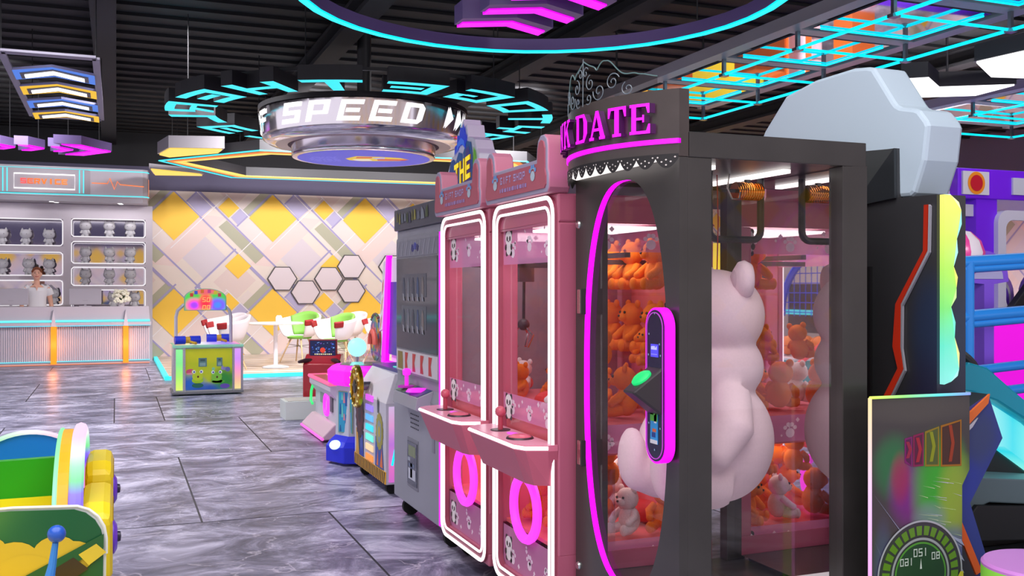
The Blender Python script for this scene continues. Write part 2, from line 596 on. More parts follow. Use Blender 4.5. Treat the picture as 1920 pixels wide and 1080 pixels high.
# back wall with the argyle wall covering, dark band above it
WY = 20.0
def argyle(mb, put, ox, oz, x0, x1, z0, z1):
    S = .00381
    P = 1.85
    D = [
        ('e9dcd6', [(-245, 5), (-125, -115), (120, 130), (0, 250)]),
        ('ecd6cf', [(0, 250), (120, 130), (250, 0), (130, -10), (-120, 240)]),
        ('ddd2d8', [(40, 210), (150, 100), (260, 210), (150, 320)]),
        ('e6d2cb', [(190, 330), (300, 220), (400, 320), (290, 430)]),
        ('ffcf48', [(-120, 0), (0, -122), (122, 0), (0, 122)]),
        ('ffcf48', [(213, -50), (265, -102), (317, -50), (265, 2)]),
        ('ffcf48', [(246, 248), (311, 183), (376, 248), (311, 313)]),
        ('b6b59c', [(215, 50), (255, 15), (440, 195), (398, 235)]),
        ('b6b59c', [(335, -40), (372, -5), (495, -125), (455, -160)]),
        ('bdb6d6', [(60, -80), (115, -130), (190, -55), (132, 0)]),
        ('bdb6d6', [(275, 0), (325, -50), (365, -12), (312, 40)]),
        ('eadfd2', [(20, 300), (75, 250), (118, 300), (60, 350)]),
    ]
    def ln(x1_, y1_, x2_, y2_, w):
        dx, dy = x2_ - x1_, y2_ - y1_
        l = math.hypot(dx, dy); nx, ny = -dy / l * w, dx / l * w
        return [(x1_ + nx, y1_ + ny), (x2_ + nx, y2_ + ny), (x2_ - nx, y2_ - ny), (x1_ - nx, y1_ - ny)]
    V = 'a9a2cc'
    D += [(V, ln(-15, -140, 470, 345, 4.2)), (V, ln(180, -70, 665, 415, 4.2)), (V, ln(60, -75, 125, -140, 4)), (V, ln(305, 45, 495, -145, 4)),
          (V, ln(100, 360, 300, 160, 4)), (V, ln(-120, 250, -20, 350, 4))]
    W = 'f4eeee'
    D += [(W, ln(-15, 160, 260, -115, 2.2)), (W, ln(250, 250, 490, 10, 2.2)), (W, ln(250, -120, 400, 30, 2.2)), (W, ln(110, -125, 200, -35, 2))]
    D = [d for d in D if d[0] != 'ffcf48'] + [d for d in D if d[0] == 'ffcf48']
    lay = .0006
    for i in range(-10, 12):
        for j in range(-2, 4):
            for k, (c, pts) in enumerate(D):
                q = [(ox + i * P + a * S, oz - j * P - b * S) for (a, b) in pts]
                q = clip(q, x0, x1, z0, z1)
                if q:
                    mb.poly([put(a, b, .001 + lay * k) for (a, b) in q], mat(c, .6))
mb = MB()
mb.box(-12, 18, WY, WY + .1, 0, 3.2, mat('ecdfd3', .6))
mb.box(-12, 18, WY - .02, WY + .1, 3.2, 3.64, mat('57526b', .7))
mb.box(-12, 18, WY - .02, WY + .1, 3.64, 4.3, mat('1c1c1f', .8))
argyle(mb, lambda a, b, d: (a, WY - d, b), 1.02, 2.72, -6, 15.5, 0, 3.2)
structure(mb.build('wall_back', smooth=False), 'cream wall with yellow and lilac argyle pattern')
mb = MB()
WX = 15.5
mb.box(WX, WX + .1, -4, 20, 0, 3.2, mat('e0d3d2', .6))
mb.box(WX - .02, WX + .1, -4, 20, 3.2, 4.3, mat('57526b', .7))
argyle(mb, lambda a, b, d: (WX - d, a, b), 9.2, 2.72, -2, 19.8, 0, 3.2)
structure(mb.build('wall_right', smooth=False), 'far side wall with pale argyle pattern and dark upper band')

# seating platform: boards with a turquoise light edge
mb = MB()
plank_c = ['d8c3ae', 'cbb29a', 'e2d2c0', 'bfa48c', 'e9ddd0', 'd2b8a2']
y = 15.45
i = 0
while y < 19.95:
    mb.box(.72, 8.2, y, min(y + .138, 19.98), 0, .05, mat(plank_c[(i * 7 + i // 3) % 6], .35, noise=.25, scale=5))
    y += .142
    i += 1
plat = mb.build('seating_platform', smooth=False)
tag(plat, 'low timber board platform under the café seats with a turquoise edge', 'platform')
e = MB()
e.box(.66, 8.2, 15.39, 15.45, .0, .055, mat('43e6ee', emit=1.0)).box(.66, .72, 15.39, 19.98, 0, .055, mat('43e6ee', emit=1.0))
e.build('light_edge', plat, smooth=False)['label'] = 'turquoise light strip'

# honeycomb panels on the back wall
for k, (hx, hz) in enumerate(((3.05, 1.535), (3.505, 1.265), (3.97, 1.535), (4.43, 1.785), (4.43, 1.29), (5.28, 1.785))):
    h = MB()
    r = .295
    pts = [(hx + r * math.cos(R(60 * i)), hz + r * .92 * math.sin(R(60 * i))) for i in range(6)]
    pin = [(hx + (r - .022) * math.cos(R(60 * i)), hz + (r - .022) * .92 * math.sin(R(60 * i))) for i in range(6)]
    h.prism(pin, 'y', WY - .045, WY - .02, mat('e2d6da', .3))
    po = h.build('wall_hexagon', smooth=False)
    where = ['pale hexagonal wall panel at the low outer end of the honeycomb, nearest the service counter', 'pale hexagonal wall panel hung lowest, second from the service counter', 'pale hexagonal wall panel in the middle of the honeycomb, third from the service counter',
             'pale hexagonal wall panel at the top of the honeycomb above another', 'pale hexagonal wall panel directly beneath the topmost one', 'pale hexagonal wall panel apart from the others, half behind the grey video cabinet'][k]
    tag(po, where, 'wall panel', 'honeycomb wall panels')
    MB().ring(pts, pin, 'y', WY - .05, WY - .015, mat('4a4648', .5)).build('dark_frame', po, smooth=False)

mb = MB()
mb.box(-12, 18, -9.1, -9, 0, 3.2, mat('ecdfd3', .6))
mb.box(-12, 18, -9.1, -8.98, 3.2, 4.3, mat('57526b', .7))
argyle(mb, lambda a, b, d: (a, -9 + d, b), 1.02, 2.72, -10, 12, 0, 3.2)
structure(mb.build('wall_front', smooth=False), 'argyle wall behind the viewpoint, seen only in mirrors')
# ================================================================== hanging ceiling lights
def wire(parent, x, y, z0, z1, r=.006):
    return MB().cyl((x, y, z0), (x, y, z1), r, mat('1c1c1f', .6), 6).build('hanging_wire', parent)

Z = 3.3
# ladder light with four chevrons
t = thing('chevron_ladder_light', 'grey framed ceiling light holding four blue and yellow chevrons', 'ceiling light', (-.524, 10.87, Z))
f = MB()
gm = mat('8d899a', .5)
x0, x1, y0, y1 = -.363, .363, -1.66, 1.66
for a in ((x0 - .03, x0 + .03, y0, y1), (x1 - .03, x1 + .03, y0, y1), (x0, x1, y0 - .06, y0 + .06), (x0, x1, y1 - .06, y1 + .06)):
    f.box(a[0], a[1], a[2], a[3], 0, .02, gm)
f.build('frame', t, smooth=False)
for sx in (x0, x1):
    for sy in (y0, y1):
        wire(t, sx, sy, .02, .995)
for k, yb in enumerate((-1.08, -.3, .5, 1.25)):
    c = MB()
    col = mat('4a86ef', emit=.75) if k % 2 == 0 else mat('ffc91e', emit=.8)
    chevron(c, 0, yb + .08, (.34), .26, .44, -.012, .012, col, mat('8f90b8', .4), flip=-1)
    co = c.build('chevron', t, smooth=False)
    co['label'] = 'blue chevron' if k % 2 == 0 else 'yellow chevron'
    d = MB()
    chevron(d, 0, yb + .17, .285, .25, .27, -.016, -.005, mat('3c4050', .4), mat('3c4050', .4), flip=-1)
    d.build('groove', co, smooth=False)
    l = MB()
    chevron(l, 0, yb + .225, .25, .243, .15, -.022, -.01, WHITEL, WHITEL, flip=-1)
    l.build('light_tube', co, smooth=False)

# three magenta chevrons overhead
PUR = mat('7d6aa0', .45)
for k, lab in enumerate(('lowest of three purple cased magenta chevron lights inside the big turquoise ring', 'middle one of three purple cased magenta chevron lights inside the big turquoise ring', 'topmost of three purple cased magenta chevron lights inside the big turquoise ring')):
    t = thing('chevron_light', lab, 'ceiling light', (2.70 + .06 * k, 7.05 - .4 * k, Z), group='magenta chevron lights')
    c = MB()
    chevron(c, 0, 0, .36, .17, -.19, .01, .15, PUR, PUR, flip=-1)
    c.build('case', t, smooth=False)
    c = MB()
    chevron(c, 0, .03, .33, .165, -.13, 0, .02, MAG, MAG, flip=-1)
    c.build('diffuser', t, smooth=False)
    wire(t, 0, 0, .15, .995)

# magenta arrows above the service counter
for k, (xt, hf) in enumerate(((-.06, .62), (-.56, .27), (-.93, .31), (-1.3, .27), (-1.68, .3))):
    lab = ['largest magenta arrow light at the tip of the arrow row above the service counter', 'magenta arrow light second from the tip of the row above the service counter', 'magenta arrow light third from the tip of the row above the service counter', 'magenta arrow light fourth from the tip of the row above the service counter', 'magenta arrow light fifth from the tip, cut by the edge of the photo'][k]
    t = thing('arrow_light', lab, 'ceiling light', (xt - hf * .62, 15.42, Z), group='magenta arrow lights')
    c = MB()
    chevron(c, 0, 0, hf, hf * .62, hf * .56, .01, .13, PUR, PUR, axis='x')
    c.build('case', t, smooth=False)
    c = MB()
    chevron(c, 0, -.03, hf * .9, hf * .6, hf * .4, -.005, .015, MAG, MAG, axis='x')
    c.build('diffuser', t, smooth=False)
    wire(t, hf * .35, 0, .12, .995)

# big turquoise ring
t = thing('ring_light', 'large turquoise ring light with purple inner band overhead', 'ceiling light', (2.64, 6.07, Z))
n = 40
def circ(r, n=n):
    return [(r * math.cos(2 * PI * i / n), r * math.sin(2 * PI * i / n)) for i in range(n)]
MB().ring(circ(1.67), circ(1.60), 'z', .012, .105, mat('75639a', .45)).build('band', t)
MB().ring(circ(1.665), circ(1.605), 'z', 0, .014, mat('00e8ff', emit=1.25)).build('diffuser', t, smooth=False)
for k in range(6):
    a = R(60 * k + 20)
    wire(t, 1.635 * math.cos(a), 1.635 * math.sin(a), .1, .995)

# hexagon light over the café seats with its two yellow arms
t = thing('hexagon_light', 'long hexagonal ceiling light with yellow, orange and turquoise lines over the seats', 'ceiling light', (3.95, 16.2, Z))
HX = [(-3.0, 0), (-1.85, -1.42), (1.75, -1.62), (2.9, 0), (1.75, 1.45), (-1.85, 1.62)]
def hexs(s):
    return [(a * (1 + s / 3.0), b * (1 + s / 1.5)) for (a, b) in HX]
MB().ring(hexs(.34), hexs(0), 'z', .01, .16, mat('2e2d30', .5)).build('case', t, smooth=False)
MB().ring(hexs(.13), hexs(.0), 'z', -.005, .012, YELL).build('yellow_line', t, smooth=False)
MB().ring(hexs(.22), hexs(.14), 'z', -.004, .012, mat('f0853c', emit=.9)).build('orange_line', t, smooth=False)
MB().ring(hexs(.35), hexs(.32), 'z', -.004, .012, mat('3fe4f2', emit=1.1)).build('turquoise_line', t, smooth=False)
for (a, b) in HX:
    wire(t, a * 1.05, b * 1.05, .16, .995)
for k, (pts, lab) in enumerate((([(.56, 15.5), (.68, 14.75), (1.42, 14.55), (1.40, 14.95), (.72, 15.75)], 'yellow slab light with white case near the tip of the hexagon light'),
                                ([(.50, 17.4), (1.35, 17.9), (1.42, 18.1), (.60, 18.3)], 'yellow slab light against the dark wall band beside the service counter'))):
    cx, cy = pts[0]
    t = thing('slab_light', lab, 'ceiling light', (cx, cy, Z), group='yellow slab lights')
    q = [(a - cx, b - cy) for (a, b) in pts]
    MB().prism(q, 'z', .02, .19 if k == 0 else .1, mat('b9b4b8', .4)).build('case', t, smooth=False)
    mx_, my_ = sum(a for a, b in q) / len(q), sum(b for a, b in q) / len(q)
    MB().prism([(mx_ + (a - mx_) * .93, my_ + (b - my_) * .93) for (a, b) in q], 'z', -.002, .022, YELL).build('diffuser', t, smooth=False)
    wire(t, mx_, my_, .1, .995)

# chrome drum light and the ring of words round it
CX, CY = 2.59, 11.02
FA = R(-90) - YAW
t = thing('drum_light', 'round chrome drum light with white block letters and a blue disc below', 'ceiling light', (CX, CY, 0))
d = MB()
d.lathe([(0, 3.34), (1.16, 3.34), (1.16, 3.29), (1.13, 3.29)], mat('232326', .5), seg=72)
d.build('cap', t)
def chrome_mat():
    m = mat('dcd6da', .11, .96)
    return m
d = MB()
d.lathe([(1.13, 3.29), (1.145, 3.28), (1.115, 3.02), (1.11, 2.99), (1.06, 2.955), (.97, 2.935)], chrome_mat(), seg=72)
d.build('chrome_shell', t, angle=60)
d = MB()
d.lathe([(.97, 2.935), (.84, 2.935), (.84, 3.1)], mat('cdb8b2', .4), seg=64)
d.build('rim', t)
d = MB()
d.lathe([(.80, 3.1), (.80, 2.86), (.79, 2.845), (.80, 2.83), (.79, 2.805), (.73, 2.80)], mat('d8ced8', .16, .85), seg=64)
d.build('inner_drum', t, angle=60)
d = MB()
d.disc((0, 0, 2.799), .735, mat('4a4ad0', emit=.75), 'z', 48)
ex, ey = Vector((math.cos(-YAW), math.sin(-YAW))), Vector((math.cos(FA), math.sin(FA)))
def dp(u, v, k=1):
    q = ex * u + ey * v
    return (q.x, q.y, 2.799 - .0012 * k)
for k, (c, pts) in enumerate((('e8c428', [(-.2, .06), (-.05, .26), (.22, .2), (.42, .1), (.5, -.06), (.38, -.16), (-.05, -.17), (-.18, -.08)]),
                              ('d23c30', [(-.05, .2), (.12, .2), (.1, .1), (-.08, .1)]), ('d23c30', [(.15, .04), (.5, -.02), (.44, -.12), (.14, -.1)]),
                              ('e8e2dc', [(-.13, .02), (.06, .02), (.08, -.1), (-.1, -.1)]), ('b9b9d8', [(.1, .14), (.26, .2), (.24, .06), (.14, .04)]))):
    d.poly([dp(a, b, k + 1) for (a, b) in pts], mat(c, emit=.75))
for k in range(7):
    v = .2 - k * .06
    x = -.62 + abs(v) * .35
    while x < -.3:
        l = .03 + .03 * ((k * 3 + int(x * 90)) % 3)
        d.poly([dp(x, v), dp(min(x + l, -.28), v), dp(min(x + l, -.28), v - .012), dp(x, v - .012)], mat('8a8ae8', emit=.8))
        x += l + .02
d.build('emblem_disc', t, smooth=False)['label'] = 'blue disc with a yellow and red emblem'
for ch, a in (('O', -82), ('F', -65), ('S', -34), ('P', -17.5), ('E', 0), ('E', 16.5), ('D', 33.5), ('>', 60), ('>', 71), ('>', 81)):
    l = MB()
    rr = 1.142
    hh, ww = (.21, .235) if ch != '>' else (.24, .15)
    def put(u, v, dd, a=a):
        sl = .06 * (v / .2)
        ang = FA + R(a) + (u + sl - ww / 2) / rr
        r2 = 1.118 + .026 * (v / .25) + .012 - dd
        return (r2 * math.cos(ang), r2 * math.sin(ang), 3.045 + v)
    write(l, ch, put, mat('ffffff', emit=1.35), hh, ww / hh, 0, nsub=3)
    l.build('letter' if ch != '>' else 'arrow_mark', t, smooth=False)
MB().cyl((0, 0, 3.34), (0, 0, 4.24), .08, mat('2b2b2e', .5), 12).build('hanging_rod', t)

t = thing('word_ring', 'circle of flat turquoise letters hung around the chrome drum light', 'ceiling sign', (CX, CY, 3.25))
for k, ch in enumerate('TOGETHERLETSPLAY'):
    l = MB()
    a0 = -YAW - R(22.5) * k
    def put(u, v, dd):
        ang = a0 - (u - .26) / 1.85
        r2 = 1.62 + v
        return (r2 * math.cos(ang), r2 * math.sin(ang), dd)
    write(l, ch, put, mat('17e3f5', emit=1.05), .5, 1.04, 0, depth=.14, side=mat('232326', .5), nsub=3)
    if ch == 'T' and k == 10:
        pass
    o = l.build('letter', t, smooth=False)
w = MB()
w.ring(circ(1.9, 48), circ(1.87, 48), 'z', .14, .17, mat('232326', .5))
w.build('hanging_frame', t)
for k in range(6):
    a = R(60 * k)
    wire(t, 1.885 * math.cos(a), 1.885 * math.sin(a), .17, .99)
l = MB()
a0 = -YAW - R(22.5) * 10.5
write(l, "'", lambda u, v, dd: ((1.62 + v) * math.cos(a0 - (u - .13) / 1.85), (1.62 + v) * math.sin(a0 - (u - .13) / 1.85), dd), mat('17e3f5', emit=1.05), .5, 1.0, 0, depth=.14, side=mat('232326', .5))
l.build('apostrophe', t, smooth=False)

# mirror grids with turquoise tubes
MIR = mat('d8d8dc', .03, 1.0)
def mirror_grid(label, xa, xb, ys, z):
    t = thing('mirror_grid', label, 'ceiling grid', (xa, ys[0], z), group='mirrored ceiling grids')
    gm = mat('aaa7ac', .4)
    w = xb - xa
    L = ys[-1] - ys[0]
    f = MB()
    f.box(-.16, -.02, -.16, L + .16, .14, .24, gm).box(w + .02, w + .16, -.16, L + .16, .14, .24, gm)
    for y in ys:
        v = y - ys[0]
        f.box(-.02, w + .02, v - .07, v + .07, .14, .24, gm)
    f.build('frame', t, smooth=False)
    for i in range(len(ys) - 1):
        a, b = ys[i] - ys[0] + .12, ys[i + 1] - ys[0] - .12
        MB().box(.06, w - .06, a, b, .145, .16, MIR).build('mirror_panel', t, smooth=False)
        q = MB()
        q.tube([(.10, b - .04, .135), (w - .10, b - .04, .135), (w - .10, a + .04, .135)], .009, CYAN, 6)
        q.build('inner_tube', t)
    q = MB()
    q.tube([(0, 0, 0), (w, 0, 0), (w, L, 0), (0, L, 0)], .014, CYAN, 6, closed=True)
    for y in ys[1:-1]:
        q.cyl((0, y - ys[0], 0), (w, y - ys[0], 0), .012, CYAN, 6)
    q.build('outer_tube', t)
    for y in ys:
        for x in (0, w):
            v = y - ys[0]
            h = MB()
            h.box(x - .015, x + .015, v - .015, v + .015, 0, .15, mat('8b8a92', .3, .8)).box(x - .035, x + .035, v - .03, v + .03, -.02, .005, mat('9a99a0', .3, .8))
            h.build('hanger', t, smooth=False)
    for x in (.0, w):
        for v in (0, L):
            wire(t, x, v, .24, 4.3 - z, .012)
mirror_grid('long mirrored ceiling grid with turquoise tubes above the dark claw cabinet', 5.16, 6.28, [3.5, 4.55, 5.6, 6.68, 7.74, 8.79, 9.84], 3.3)
mirror_grid('far mirrored ceiling grid with turquoise tubes above the purple train booth', 8.75, 10.5, [6.2, 7.25, 8.3, 9.35], 3.25)

# white bent slab lamps
for k, (pts, lab) in enumerate((([(6.84, 7.33), (7.02, 7.18), (7.46, 7.49), (8.06, 7.12), (8.12, 7.66), (7.66, 7.94)], 'white arrow shaped slab lamp just above the white cabinet top'),
                                ([(6.91, 6.54), (7.0, 5.75), (8.4, 6.1), (8.3, 6.75), (7.52, 6.94)], 'white slab lamp cut by the photo edge, nearest the mirrored grid'))):
    t = thing('slab_lamp', lab, 'ceiling light', (pts[0][0], pts[0][1], 3.3), group='white slab lamps')
    q = [(a - pts[0][0], b - pts[0][1]) for (a, b) in pts]
    MB().prism(q, 'z', .015, .16, mat('4b4a4e', .5)).build('case', t, smooth=False)
    mx_, my_ = sum(a for a, b in q) / len(q), sum(b for a, b in q) / len(q)
    MB().prism([(mx_ + (a - mx_) * .97, my_ + (b - my_) * .97) for (a, b) in q], 'z', 0, .016, mat('ffffff', emit=2.2)).build('diffuser', t, smooth=False)
    MB().cyl((mx_, my_, .16), (mx_, my_, .995), .012, mat('44424a', .4), 6).build('hanging_rod', t)
# ================================================================== plush toys
def bear_shape(mb, m, seg=14, rings=9):
    mb.ball((0, .02, .29), (.25, .22, .29), m, seg, rings)
    mb.ball((0, -.02, .72), (.26, .23, .235), m, seg, rings)
    for s in (-1, 1):
        mb.ball((s * .19, .0, .93), (.085, .05, .085), m, 10, 7)
        mb.tube([(s * .2, -.02, .47), (s * .29, -.12, .36), (s * .25, -.24, .28)], [.08, .085, .075], m, 8)
        mb.ball((s * .25, -.25, .275), .078, m, 10, 7)
        mb.tube([(s * .14, -.06, .14), (s * .19, -.22, .11), (s * .21, -.34, .11)], [.11, .11, .1], m, 8)
        mb.ball((s * .21, -.36, .12), (.1, .075, .12), m, 10, 7)
    mb.ball((0, -.22, .67), (.12, .1, .09), m, 10, 7)
    return mb

def make_plush(name, colour):
    m = mat(colour, .9, noise=.22, scale=40)
    o = bear_shape(MB(), m).build(name, angle=80)
    e = MB()
    e.ball((-.09, -.235, .77), .028, mat('1a1412', .2), 8, 6)
    e.build('eye', o)
    e = MB()
    e.ball((.09, -.235, .77), .028, mat('1a1412', .2), 8, 6)
    e.build('eye', o)
    e = MB()
    e.ball((0, -.315, .70), (.035, .022, .026), mat('3a2418', .3), 8, 6)
    e.build('nose', o)
    return o

PROTO = {}
def plush(kind, loc, size, rz, label, group, tilt=(0, 0)):
    if kind not in PROTO:
        if kind == 'cushion':
            c = MB()
            n = 14
            prof = [(.0, -.16)] + [(.42 * math.sin(PI * k / 10) ** .6, -.2 * math.cos(PI * k / 10) + 0) for k in range(1, 10)] + [(0, .16)]
            c.lathe(prof, mat('d9322c', .85, noise=.2, scale=30), (0, 0, .2), 20)
            PROTO[kind] = c.build('plush_cushion', angle=80)
        else:
            PROTO[kind] = make_plush('plush_bear', {'orange': 'ff8c12', 'white': 'efe8e6'}[kind])
        o = PROTO[kind]
    else:
        o = copy_tree(PROTO[kind])
    o.location = loc
    o.scale = (size, size, size)
    o.rotation_euler = (tilt[0], tilt[1], rz)
    tag(o, label, 'plush toy', group)
    return o

# ================================================================== pink claw machines
PINK = mat('c66a84', .3, noise=.06, scale=3, coat=.3)
PINKIN = mat('f2848c', .5)
CORAL = mat('f77a80', .45)
HEADF = mat('b8606f', .4)
RIM = mat('a8a2bb', .4)
FILM = glass(film='e89ccb', alpha=.62, gloss=.05)
PANE = glass(tint=(.97, .93, .95), gloss=.05)

def paw(mb, cx, cz, s, put, m, k=0):
    for (a, b, r) in ((0, -.15, .5), (-.55, .35, .22), (-.2, .62, .24), (.2, .62, .24), (.55, .35, .22)):
        mb.poly([put(cx + (a + r * math.cos(2 * PI * i / 10)) * s, cz + (b + r * .9 * math.sin(2 * PI * i / 10)) * s, k) for i in range(10)], m)

def panda(mb, cx, cz, s, put):
    def el(a, b, rx, rz, c, k):
        mb.poly([put(cx + (a + rx * math.cos(2 * PI * i / 16)) * s, cz + (b + rz * math.sin(2 * PI * i / 16)) * s, k) for i in range(16)], mat(c, .5))
    el(-.3, .42, .16, .16, '3a2a30', 1); el(.3, .42, .16, .16, '3a2a30', 1)
    el(-.28, -.62, .16, .14, '3a2a30', 1); el(.28, -.62, .16, .14, '3a2a30', 1)
    el(0, -.38, .34, .32, 'f3ecec', 2)
    el(0, .15, .45, .38, 'f6f0f0', 3)
    el(-.18, .13, .1, .13, '3a2a30', 4); el(.18, .13, .1, .13, '3a2a30', 4)
    el(0, .0, .06, .04, '3a2a30', 4)
    el(-.38, -.3, .12, .16, '3a2a30', 4); el(.38, -.3, .12, .16, '3a2a30', 4)

def strip(parent, a0, a1, z0, z1, put, seed, panda_at=None):
    """printed paw-mark film on a pane"""
    r = random.Random(seed)
    s = MB()
    s.poly([put(a0, z0, 0), put(a1, z0, 0), put(a1, z1, 0), put(a0, z1, 0)], FILM)
    h = z1 - z0
    wm = mat('f3dcea', .5)
    n = max(2, int((a1 - a0) / .16))
    for i in range(n):
        u = a0 + (i + .6) * (a1 - a0) / n
        paw(s, u, z0 + h * r.uniform(.25, .4), .045, put, wm, 1)
        for _ in range(3):
            q, w = a0 + r.uniform(.05, .95) * (a1 - a0), z0 + r.uniform(.15, .85) * h
            d = r.uniform(.006, .013)
            s.poly([put(q - d, w, 1), put(q, w - d, 1), put(q + d, w, 1), put(q, w + d, 1)], wm)
    if panda_at is not None:
        panda(s, panda_at, (z0 + z1) / 2, .085, put)
    return s.build('paw_print_film', parent, smooth=False)

def claw_machine(label, loc, rotz, rack=False):
    t = thing('claw_machine', label, 'claw machine', loc, rotz, 'pink claw machines')
    W, D = .33, .68
    b = MB()
    for sx in (-1, 1):
        for (y0, y1) in ((0, .085), (D - .085, D)):
            b.box(min(sx * W, sx * (W - .05)), max(sx * W, sx * (W - .05)), y0, y1, .33, 1.6, PINK)
    b.box(-W, W, 0, D, .1, .16, PINK)
    b.box(-W, W, 0, D, 1.6, 1.71, PINK)
    b.build('frame', t, smooth=False, bevel=.008)
    for sx in (-1, 1):
        b = MB()
        b.box(min(sx * W, sx * (W - .02)), max(sx * W, sx * (W - .02)), 0, D, .16, .335, PINK)
        b.build('side_panel', t, smooth=False)
    MB().box(-W + .03, W - .03, D - .035, D - .012, .16, 1.6, PINKIN).build('back_panel', t, smooth=False)
    MB().box(-W + .02, W - .02, .03, D - .035, .335, .35, CORAL).build('lower_deck', t, smooth=False)
    MB().box(-W + .02, W - .02, .03, D - .035, .70, .82, PINKIN).build('upper_deck', t, smooth=False)
    MB().box(-W + .012, -W + .02, .085, D - .085, .35, .70, CORAL).build('inner_lining', t, smooth=False)
    # front surround, two light loops
    o1, i1 = rrect(-W + .006, W - .006, .105, 1.705, .075), rrect(-W + .055, W - .055, .155, 1.655, .05)
    MB().ring(o1, i1, 'y', -.012, .012, mat('a85468', .35)).build('front_surround', t)
    q = MB()
    q.tube([(a, -.014, c) for (a, c) in rrect(-W + .014, W - .014, .115, 1.697, .07)], .0085, mat('fff6fa', emit=1.5), 8, closed=True)
    q.build('outer_light_loop', t)
    q = MB()
    q.tube([(a, -.014, c) for (a, c) in rrect(-W + .05, W - .05, .15, 1.66, .045)], .006, mat('fff6fa', emit=1.4), 8, closed=True)
    q.build('inner_light_loop', t)
    MB().poly([(a, .018, c) for (a, c) in rrect(-W + .05, W - .05, .15, 1.66, .05)], PANE).build('front_glass', t, smooth=False)
    for sx in (-1, 1):
        x = sx * (W - .008)
        MB().poly([(x, .08, .33), (x, D - .08, .33), (x, D - .08, 1.6), (x, .08, 1.6)], PANE).build('side_glass', t, smooth=False)
    pf = lambda u, v, k: (u, .014 - .0006 * k, v)
    strip(t, -W + .056, W - .056, 1.45, 1.65, pf, 1, -W + .12)
    strip(t, -W + .056, W - .056, .80, .90, pf, 2, -W + .12)
    strip(t, -W + .056, W - .056, .155, .33, pf, 3, -W + .12)
    ps = lambda u, v, k: (W - .004 + .0006 * k, u, v)
    strip(t, .085, D - .0, 1.49, 1.6, ps, 4, .62)
    strip(t, .085, D - .0, .71, .82, ps, 5, .12)
    strip(t, .085, D - .0, .24, .37, ps, 6, .62)
    # control shelf
    out = [(-.33, 0), (-.31, -.10), (-.27, -.145), (.24, -.145), (.30, -.12), (.33, -.04), (.33, 0)]
    s = MB()
    s.prism(out, 'z', .735, .757, mat('e9a2b8', .3), mat('e58098', .3))
    sh = s.build('control_shelf', t, smooth=False)
    a = MB()
    bot = [(x * .93, y * .62) for (x, y) in out]
    n = len(out)
    vs = [(x, y, .735) for (x, y) in out] + [(x, y, .60) for (x, y) in bot]
    a.add(vs, [(i, (i + 1) % n, n + (i + 1) % n, n + i) for i in range(n)] + [list(range(n, 2 * n))], mat('c9657c', .4))
    a.build('shelf_apron', sh, smooth=False)
    q = MB()
    q.tube([(x, y, .746) for (x, y) in out[1:-1]], .0075, mat('fff6fa', emit=1.5), 8)
    q.build('shelf_light', sh)
    j = MB()
    j.lathe([(0, .7605), (.042, .7605), (.042, .757)], mat('3a2730', .4), (-.12, -.06, 0), 20)
    js = j.build('joystick', sh)
    j = MB()
    j.cyl((-.12, -.06, .76), (-.12, -.06, .82), .011, mat('b8475a', .4), 10)
    j.ball((-.12, -.06, .835), .023, mat('d15d72', .3), 12, 8)
    j.build('stick', js)
    j = MB()
    j.lathe([(0, .764), (.052, .764), (.056, .757)], mat('3a2730', .4), (.12, -.07, 0), 24)
    j.lathe([(0, .774), (.03, .772), (.046, .764)], mat('e06a80', .25), (.12, -.07, 0), 24)
    j.build('button', sh)
    g = MB()
    g.disc((0, -.05, .7585), .05, mat('ff5cf0', emit=.8), 'z', 20, ry=.022)
    g.build('glow_pad', sh)
    # prize ring and chute
    q = MB()
    q.tube([(.02 + .125 * math.cos(2 * PI * i / 36), -.006, .455 + .125 * math.sin(2 * PI * i / 36)) for i in range(36)], .02, PINKL, 8, closed=True)
    q.add([(.02 - .045, -.006, .59), (.02 + .045, -.006, .59), (.02 + .02, -.006, .66), (.02 - .02, -.006, .66), (.02 - .045, .006, .59), (.02 + .045, .006, .59), (.02 + .02, .006, .66), (.02 - .02, .006, .66)],
          [(0, 1, 2, 3), (4, 5, 6, 7), (0, 1, 5, 4), (1, 2, 6, 5), (2, 3, 7, 6), (3, 0, 4, 7)], PINKL)
    q.build('prize_ring', t)
    c = MB()
    c.box(.276, .296, .07, .26, .35, .64, glass(tint=(.85, .8, .9), gloss=.15)).box(.274, .298, .066, .075, .35, .66, mat('9a93a8', .3, .4))
    c.build('prize_chute', t, smooth=False)
    # claw gantry
    g = MB()
    g.box(-W + .03, W - .03, .30, .325, 1.47, 1.49, mat('5a5258', .4, .6))
    g.box(-.05, -.025, .05, D - .05, 1.45, 1.47, mat('5a5258', .4, .6))
    gy = g.build('gantry_rail', t, smooth=False)
    g = MB()
    g.box(-.07, .0, .28, .36, 1.38, 1.45, mat('6a5a62', .4, .5))
    g.cyl((-.035, .32, 1.38), (-.04, .32, 1.19), .008, mat('3a3236', .4), 8)
    g.ball((-.04, .32, 1.17), .03, mat('4a3c44', .4), 10, 8)
    for k in range(3):
        aa = R(120 * k + 20)
        g.tube([(-.04, .32, 1.17), (-.04 + .07 * math.cos(aa), .32 + .07 * math.sin(aa), 1.12), (-.04 + .03 * math.cos(aa), .32 + .03 * math.sin(aa), 1.06)], .006, CHROME, 6)
    g.build('claw', gy)
    MB().box(-.2, .2, .12, .5, 1.588, 1.6, mat('fff4f4', emit=4.5)).build('inside_light', t, smooth=False)  # added glowing plate, brightens the upper toy space
    MB().box(-.22, .22, .12, .5, .688, .70, mat('fff0f0', emit=2.6)).build('inside_light', t, smooth=False)  # added glow under the upper deck, fills the dark lower compartment
